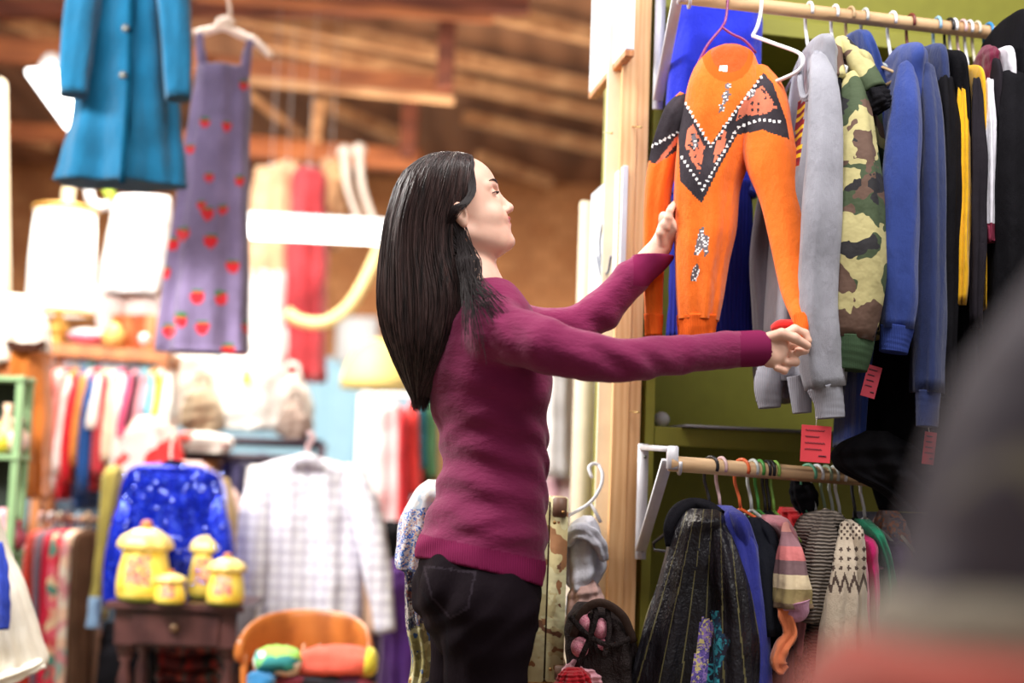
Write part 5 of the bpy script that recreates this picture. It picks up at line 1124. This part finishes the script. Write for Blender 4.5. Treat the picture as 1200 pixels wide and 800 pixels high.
for x, yb, wd, hb, Y, lb in ((167, 697, 62, 62, 4.78, 'largest yellow canister with scalloped lid, leftmost on the dark table'), (242, 699, 52, 56, 4.95, 'tall yellow canister, right and behind on the dark table'),
                             (199, 699, 36, 26, 4.70, 'smallest yellow canister between the larger ones'), (264, 701, 44, 40, 4.74, 'medium yellow canister at the right end of the dark table')):
    s = Y/FPX; c0 = P(x, yb, Y); c0.z = zt+.001; r0 = wd*s/2; h0 = hb*s; j = root('canister', lb, 'canister', c0, 'yellow canisters on the dark table')
    def pj(px, py, C, c0=c0, r0=r0, h0=h0):
        z = (C[:, 2]-c0.z)/h0; xx = (C[:, 0]-c0.x)/r0; i = np.zeros(len(px), int); i[z < .14+.05*np.sin(xx*9)] = 2; i[((xx/.55)**2+((z-.52)/.30)**2 < 1) & (C[:, 1] < c0.y)] = 1; return i
    G().lathe(c0, [(r0*.82, 0), (r0*.97, h0*.08), (r0, h0*.3), (r0*.93, h0*.6), (r0*.82, h0*.85), (r0*.80, h0)], 48).obj('jar', [myl, mrose, mgrn], j, paint=pj)
    th = np.linspace(0, 2*math.pi, 48, endpoint=False); Rg = []
    for k, z in ((.84, .92), (1.0, .98), (1.0, 1.06), (.86, 1.18), (.5, 1.30), (.2, 1.35)):
        rr_ = r0*k*(1+.05*np.sin(8*th)*(k > .8)); Rg.append(np.stack([c0.x+rr_*np.cos(th), c0.y+rr_*np.sin(th), np.full(48, c0.z+h0*z)], 1))
    G().rings(Rg).obj('lid', mlid, j); G().ball((c0.x, c0.y, c0.z+h0*1.41), (r0*.22, r0*.22, h0*.08)).obj('knob', mknob, j)
# rugs beneath
for i in range(5):
    z = .0; y_ = 800-i*17; c0 = P(222, y_, 5.02); w0 = .20
    q = [(c0.x-w0/2+w0*t, 5.02, c0.z-.02+.006*math.sin(t*5+i)) for t in np.linspace(0, 1, 8)]
    o = G().tube(q, .028, 14, 0, True, .003, 3, i, 3.0).obj('folded_blanket', stripes('rug_%d' % (i % 2), [(120, 34, 34), (60, 24, 30), (150, 60, 50), (80, 80, 80)] if i % 2 else [(140, 30, 30), (90, 30, 34), (40, 30, 34)], 'X', 9, dist=.2)); tag(o, ['lowest visible', 'second from the bottom', 'middle', 'fourth from the bottom', 'topmost'][i]+' folded red patterned blanket under the dark table', 'blanket', 'folded blankets under the dark table')
bz = float(P(222, 800, 5.02).z)-.055
bt = root('shelf_unit', 'low dark box carrying the folded red blankets', 'shelf', (c0.x, 5.02, 0)); G().box((c0.x, 5.02, bz/2), (.26, .2, bz-.004)).obj('body', M_mah, bt, False); G().box((c0.x, 4.915, bz-.03), (.22, .012, .04)).obj('front_panel', M_mah, bt, False)
far_('coat', 'black garment hanging behind the dark table legs', 'coat', 5.3, [(730, 122, 200), (760, 118, 190), (830, 116, 188)], mbk, seed=337)
# ---- plaid shirt
mpl = plaid('pale_plaid', (250, 248, 252), (212, 210, 226), (176, 168, 186), 30)
gar('shirt', 'pale grey and white plaid shirt hanging behind the wooden chair', 'shirt', 5.3, [(534, 346, 372), (542, 318, 402), (556, 300, 420), (600, 300, 424), (680, 300, 424), (748, 298, 420)], mpl, dh=.10, fold=.012, k=7, n=70, m=60, seed=261, sleeves=[
    ('sleeve', [(312, 556, 5.27, 16), (300, 600, 5.24, 19), (296, 660, 5.22, 19), (292, 716, 5.22, 14), (290, 750, 5.22, 12)], mpl), ('sleeve', [(412, 556, 5.27, 16), (428, 600, 5.24, 19), (440, 660, 5.22, 18), (448, 710, 5.22, 14), (452, 740, 5.22, 12)], mpl), ('collar', [(342, 546, 5.18, 4), (352, 538, 5.17, 6), (366, 538, 5.17, 6), (376, 546, 5.18, 4)], mpl)])
tag(G().tube([P(360, 540, 5.3), P(361, 522, 5.3), P(368, 512, 5.3), P(360, 506, 5.3)], .009, 8, 12).tube([P(318, 553, 5.3), P(360, 538, 5.3), P(402, 553, 5.3)], .007, 8).obj('clothes_hanger', M_h['pink']), 'pale pink hanger holding the plaid shirt', 'hanger')
far_('blouse', 'white blouse behind the left shoulder of the plaid shirt', 'blouse', 5.6, [(545, 296, 320), (556, 290, 340), (620, 288, 330), (700, 286, 320)], mwh, seed=338)
far_('dress', 'deep purple dress hanging right of the plaid shirt', 'dress', 5.5, [(655, 460, 476), (680, 456, 486), (740, 450, 490), (830, 446, 494)], C_('deep_purple', (92, 46, 130)), seed=339, fold=.02)
far_('coat', 'black coat edge above the purple dress', 'coat', 5.7, [(610, 452, 470), (626, 448, 480), (680, 450, 486), (700, 452, 486)], mbk, seed=340)
# ---- captain's chair
M_oak = wood('honey_oak', (190, 112, 52), (140, 74, 34), (1, 1, 1), .3); Yc = 4.55
ch = root('wooden_chair', 'honey brown wooden chair with curved crest rail and spindles', 'chair', (float(P(365, 760, Yc).x), Yc-.1, 0))
cx_ = float(P(365, 760, Yc).x); zr = float(P(365, 742, Yc).z); zs_ = .45
rings = []
for t in np.linspace(-1, 1, 31):
    a = t*1.35; x = cx_+math.sin(a)*.205; y = Yc-.22+math.cos(a)*.25; hh = .074*(1-abs(t)**5*.6); th = .014; zc = zr-.020*abs(t)**2*2.2
    nx, ny = math.sin(a), math.cos(a); ang = np.linspace(0, 2*math.pi, 14, endpoint=False)
    rings.append(np.stack([x+nx*th*np.cos(ang), y+ny*th*np.cos(ang), zc+hh*np.sign(np.sin(ang))*np.abs(np.sin(ang))**.7], 1))
G().rings(rings).obj('crest_rail', M_oak, ch)
G().box((cx_, Yc-.19, zs_-.02), (.42, .42, .035)).obj('seat', M_oak, ch)
for t in np.linspace(-.9, .9, 10):
    a = t*1.3; x = cx_+math.sin(a)*.203; y = Yc-.22+math.cos(a)*.247; G().tube([(x, y, zr-.03), (x*.98+cx_*.02, y-.02, (zr+zs_)/2), (x*.95+cx_*.05, y-.04, zs_-.01)], [.008, .012, .009], 10, 12).obj('spindle', M_oak, ch)
for sx in (-1, 1):
    for sy in (-1, 1): G().tube([(cx_+sx*.16, Yc-.19+sy*.16, zs_-.03), (cx_+sx*.18, Yc-.19+sy*.18, .24), (cx_+sx*.21, Yc-.19+sy*.21, 0.0)], [.016, .021, .013], 12, 14).obj('leg', M_oak, ch)
    G().tube([(cx_+sx*.185, Yc-.02, .2), (cx_+sx*.185, Yc-.36, .2)], .01, 8).obj('stretcher', M_oak, ch)
def bolster(x0, x1, yc, rp, Y, mt, name, lb, ct, endm=None):
    p = root(name, lb, ct, P((x0+x1)/2, yc+rp, Y)); xs = np.linspace(0, 1, 12)
    G().tube([P(x0+(x1-x0)*t, yc+4*(2*t-1)**2*.6, Y) for t in xs], [rp*Y/FPX*math.sqrt(max(.12, 1-abs(2*t-1)**5)) for t in xs], 20, 0, True, .004, 3, int(x0), 1.3).obj('body', mt, p)
    if endm: G().tube([P(x1-12, yc, Y), P(x1-4, yc+1, Y), P(x1+1, yc+1, Y)], [rp*Y/FPX*1.02, rp*Y/FPX*.95, rp*Y/FPX*.6], 20, 0, True, 0, 3, 1, 1.3).obj('end_panel', endm, p)
    return p
bolster(346, 441, 775, 17, 4.27, C_('coral_cushion', (240, 104, 84), .8), 'cushion', 'coral bolster cushion with a yellow end on the wooden chair', 'cushion', C_('lemon', (220, 200, 60)))
bolster(298, 354, 774, 16, 4.24, floral('tropical', [(60, 170, 160), (120, 190, 110), (236, 236, 226), (40, 130, 130), (150, 200, 90)], 18), 'cushion', 'green and white tropical print cushion at the left on the wooden chair', 'cushion')
bolster(290, 322, 798, 11, 4.2, C_('azure', (50, 120, 170)), 'folded_garment', 'blue folded garment under the tropical cushion', 'cloth')
bolster(318, 436, 800, 10, 4.26, floral('dark_pile', [(60, 40, 60), (150, 60, 80), (40, 40, 50), (110, 50, 90)], 12), 'folded_garment', 'dark plum folded garments under the coral cushion', 'cloth')
# ---- middle background
M_dk = plain('dark_rail', (60, 48, 62), .5, .3)
mr = root('clothes_rack', 'dark metal clothes rack behind the sequined top and plaid shirt', 'clothes rack', (float(P(290, 600, 6.8).x), 6.8, 0)); a, b = P(190, 512, 6.8), P(378, 520, 6.8)
G().tube([a, b], .02, 10).obj('rail', M_dk, mr); a2, b2 = P(190, 532, 6.5), P(378, 540, 6.5); G().tube([a2, b2], .022, 10).obj('rail', M_dk, mr)
for p in (a, b): G().tube([p, (p[0], p[1], 0.01)], .018, 10).obj('upright', M_dk, mr)
mid = [(206, 228, 522, 640, (90, 60, 50), 'brown'), (226, 244, 524, 620, (200, 80, 60), 'brick red'), (262, 282, 534, 660, (44, 40, 84), 'indigo'), (276, 296, 534, 680, (90, 84, 130), 'lavender grey'), (246, 262, 524, 600, (232, 150, 80), 'apricot'), (300, 316, 530, 600, (60, 80, 110), 'steel blue')]
for i, (xa, xb, y0, y1, rgb, cn) in enumerate(mid): far_('shirt', '%s shirt on the dark metal rack' % cn, 'shirt', 6.7, [(y0, xa+5, xb-5), (y0+14, xa, xb), ((y0+y1)/2, xa-1, xb+1), (y1, xa-2, xb+1)], C_('mid_%d' % i, rgb), seed=350+i, dh=.2, m=18, n=24)
far_('folded_garment', 'red and white folded clothes lying on the dark rack', 'cloth', 6.5, [(506, 214, 250), (512, 206, 270), (522, 204, 272), (530, 208, 266)], floral('red_white_fold', [(236, 226, 220), (214, 70, 60), (240, 236, 232), (230, 200, 190)], 9), seed=360)
for i, (x0, x1, y0, y1, rgb, lb) in enumerate([(196, 262, 408, 500, (236, 226, 216), 'large white cloth bag left in the heap above the dark rack'), (250, 330, 412, 504, (246, 242, 238), 'bright white bag in the middle of the heap above the dark rack'), (318, 366, 440, 512, (230, 222, 214), 'off-white bag at the right of the heap'), (214, 262, 452, 508, (176, 156, 130), 'tan bag at the front of the heap'), (326, 366, 470, 516, (150, 130, 120), 'taupe bag at the right front of the heap')]):
    xm = (x0+x1)/2; h = far_('bag', lb, 'bag', 7.2-.15*(i > 2)-.1*(i % 2), [(y0, xm-10, xm+10), (y0+12, x0+8, x1-8), ((y0+y1)/2, x0, x1), (y1-8, x0+2, x1-2), (y1, x0+12, x1-12)], C_('bag_%d' % i, rgb, .8), seed=370+i, dh=.14, fold=.02)
    G().tube([P(xm-9, y0+6, 7.0), P(xm-5, y0-12, 7.0), P(xm+6, y0-12, 7.0), P(xm+10, y0+6, 7.0)], .012, 8, 12).obj('handle', C_('bag_%d' % i, rgb), h)
tg = G().box(P(289, 442, 6.9), (.035, .03, .07)); tag(tg.obj('price_tag', plain('lime_tag', (214, 230, 90), .5)), 'small lime yellow tag on the white bags', 'price tag')
far_('table', 'x', 'x', 7.2, [(510, 200, 372), (512, 198, 374), (518, 198, 374)], M_dk) if False else None
sh = root('shelf_unit', 'dark shelf carrying the heap of white bags', 'shelf', (float(P(285, 510, 7.2).x), 7.2, 0)); zz = float(P(285, 514, 7.2).z); G().box((float(P(285, 510, 7.2).x), 7.15, zz-.02), (.8, .5, .03)).obj('board', M_dk, sh, False)
for dx in (-.37, .37):
    for dy in (-.2, .2): G().box((float(P(285, 510, 7.2).x)+dx, 7.15+dy, (zz-.035)/2), (.035, .035, zz-.035)).obj('leg', M_dk, sh, False)
# hanging things further back
mrd = C_('brick_rose', (190, 62, 70), .85, .2)
far_('dress', 'long brick red dress hanging at the back below the tube light', 'dress', 8.4, [(196, 350, 374), (210, 342, 382), (260, 340, 382), (300, 338, 382), (370, 338, 381), (447, 337, 380)], mrd, seed=381, fold=.03, k=6)
far_('curtain', 'long white and peach fabric length hanging beside the strawberry dress', 'curtain', 8.4, [(196, 300, 336), (240, 294, 340), (330, 290, 340), (444, 288, 340)], [C_('white_length', (236, 234, 236)), C_('tan_length', (214, 172, 136))], paint=lambda px, py, C: (py < 318+6*np.sin(px*.3)).astype(int), seed=382, fold=.03, k=8)
far_('curtain', 'peach coloured garment hanging left of the red dress at the back', 'curtain', 8.6, [(190, 322, 352), (230, 318, 352), (330, 322, 350)], C_('peach', (232, 184, 146)), seed=383, fold=.02)
far_('curtain', 'tan cloth hanging right of the brick red dress', 'curtain', 8.9, [(186, 378, 398), (230, 376, 402), (290, 378, 398)], C_('tan_cloth', (214, 166, 124)), seed=384, fold=.02)
for x, y, y2, lb in ((404, 180, 262, 'left one of two white cords hanging near the tube light'), (421, 178, 262, 'right one of two white cords hanging near the tube light')):
    tag(G().tube([P(x, y, 8.6), P(x+4, (y+y2)/2, 8.6), P(x+18, y2, 8.6)], [.03, .022, .02], 8, 12).ball(P(x, y-2, 8.6), .045).obj('cord', plain('white_cord', (240, 226, 214), .6)), lb, 'cord')
tag(G().tube([P(446, 288, 7.9), P(430, 325, 7.9), P(408, 360, 7.9), P(380, 378, 7.9), P(352, 376, 7.9), P(336, 366, 7.9)], .035, 10, 30).obj('hose', plain('pale_yellow_tube', (240, 214, 150), .5)), 'thick pale yellow tube curving below the tube light', 'hose')
r = root('floor_lamp', 'pale yellow dome lamp behind the woman\'s hair', 'lamp', (float(P(440, 440, 7.6).x), 7.6, 0)); c0 = P(440, 456, 7.6)
G().lathe(c0, [(.19, 0), (.185, .06), (.165, .13), (.125, .20), (.07, .25), (.02, .27)], 30).obj('lamp_shade', plain('yellow_shade', (248, 222, 130), .6, 0, .12, (1, .85, .45, 1)), r)
G().tube([(c0.x, c0.y, c0.z+.02), (c0.x, c0.y, .03)], .014, 10).obj('pole', M_gold, r); G().lathe((c0.x, c0.y, 0), [(.14, 0), (.14, .02), (.03, .04)], 24).obj('base', M_gold, r)
tag(G().box(P(418, 398, 12.83), (.37, .03, .42)).obj('poster', plain('pale_poster', (226, 232, 240), .6)), 'pale poster on the blue wall above the yellow lamp shade', 'poster')
far_('dress', 'white dress hanging behind the woman\'s back', 'dress', 6.9, [(466, 440, 456), (478, 430, 470), (530, 424, 474), (590, 420, 474), (640, 418, 470)], mwh, seed=391, fold=.02)
far_('skirt', 'peach skirt below the white dress', 'skirt', 7.0, [(632, 430, 466), (650, 428, 462), (740, 430, 460)], C_('peach2', (236, 196, 170)), seed=392)
for i, (xa, xb, y0, y1, rgb, lb) in enumerate([(468, 480, 478, 640, (224, 34, 44), 'bright red dress just right of the white dress'), (478, 494, 470, 580, (230, 60, 56), 'coral red shirt left of the teal shirt'), (488, 502, 462, 550, (30, 130, 150), 'teal shirt near the woman\'s back'), (498, 514, 470, 560, (90, 150, 100), 'green shirt near the woman\'s back'), (506, 526, 480, 600, (214, 170, 120), 'sand coloured shirt hidden behind the sweater'), (494, 512, 545, 640, (40, 44, 70), 'dark navy shirt low near the woman\'s back'), (476, 494, 590, 700, (226, 150, 90), 'orange print shirt low near the woman\'s back')]):
    far_('shirt' if 'shirt' in lb else 'dress', lb, 'shirt' if 'shirt' in lb else 'dress', 6.8+.07*i, [(y0, xa+4, xb-4), (y0+14, xa, xb), ((y0+y1)/2, xa-1, xb+1), (y1, xa-2, xb+1)], C_('rk_%d' % i, rgb), seed=395+i, dh=.18, m=18, n=24)
rk = root('clothes_rack', 'metal clothes rack with red and teal clothes behind the woman', 'clothes rack', (float(P(520, 600, 7.1).x), 7.1, 0)); a, b = P(424, 462, 7.1), P(640, 470, 7.1)
G().tube([a, b], .016, 10).obj('rail', M_steel, rk)
for p in (a, b): G().tube([p, (p[0], p[1], .01)], .016, 10).obj('upright', M_steel, rk)
for i, (xa, xb, y0, y1, rgb, lb) in enumerate([(640, 668, 380, 560, (246, 240, 240), 'bright white shirt between the sweater and the post'), (660, 690, 400, 600, (244, 214, 214), 'blush pink shirt left of the post'), (680, 708, 420, 560, (240, 236, 240), 'white shirt partly behind the post'), (640, 664, 540, 640, (200, 160, 170), 'mauve shirt behind the upright suitcase'), (664, 700, 540, 720, (236, 220, 206), 'cream shirt behind the pale grey cap'), (604, 640, 440, 600, (214, 196, 220), 'lilac shirt hidden behind the sweater')]):
    far_('shirt', lb, 'shirt', 6.4+.1*i, [(y0, xa+8, xb-8), (y0+14, xa, xb), ((y0+y1)/2, xa-1, xb+1), (y1, xa-2, xb+1)], C_('rw_%d' % i, rgb), seed=410+i, dh=.14, m=18, n=28, fold=.02)
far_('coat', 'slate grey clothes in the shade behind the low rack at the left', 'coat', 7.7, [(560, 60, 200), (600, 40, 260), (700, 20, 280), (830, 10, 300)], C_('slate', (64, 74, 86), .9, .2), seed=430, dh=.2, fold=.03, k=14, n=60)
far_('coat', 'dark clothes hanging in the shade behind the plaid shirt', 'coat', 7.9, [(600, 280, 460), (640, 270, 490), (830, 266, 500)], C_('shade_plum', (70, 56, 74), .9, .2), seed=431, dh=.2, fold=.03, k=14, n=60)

for x, y, Y, lb in ((362, 198, 8.4, 'wire hanger of the brick red dress at the back'), (318, 198, 8.4, 'wire hanger of the white and tan fabric length'), (337, 192, 8.6, 'wire hanger of the peach garment at the back'), (388, 188, 8.9, 'wire hanger of the tan cloth at the back'), (164, 232, 6.2, 'wire hanger of the white blouse beside the drum lamp')):
    p = P(x, y, Y); tag(G().tube([(p.x-.07, Y, p.z-.03), (p.x, Y, p.z+.03), (p.x+.07, Y, p.z-.03)], .005, 6).tube([(p.x, Y, p.z+.03), (p.x, Y, CZ(Y))], .0015, 6).obj('clothes_hanger', M_steel), lb, 'hanger')
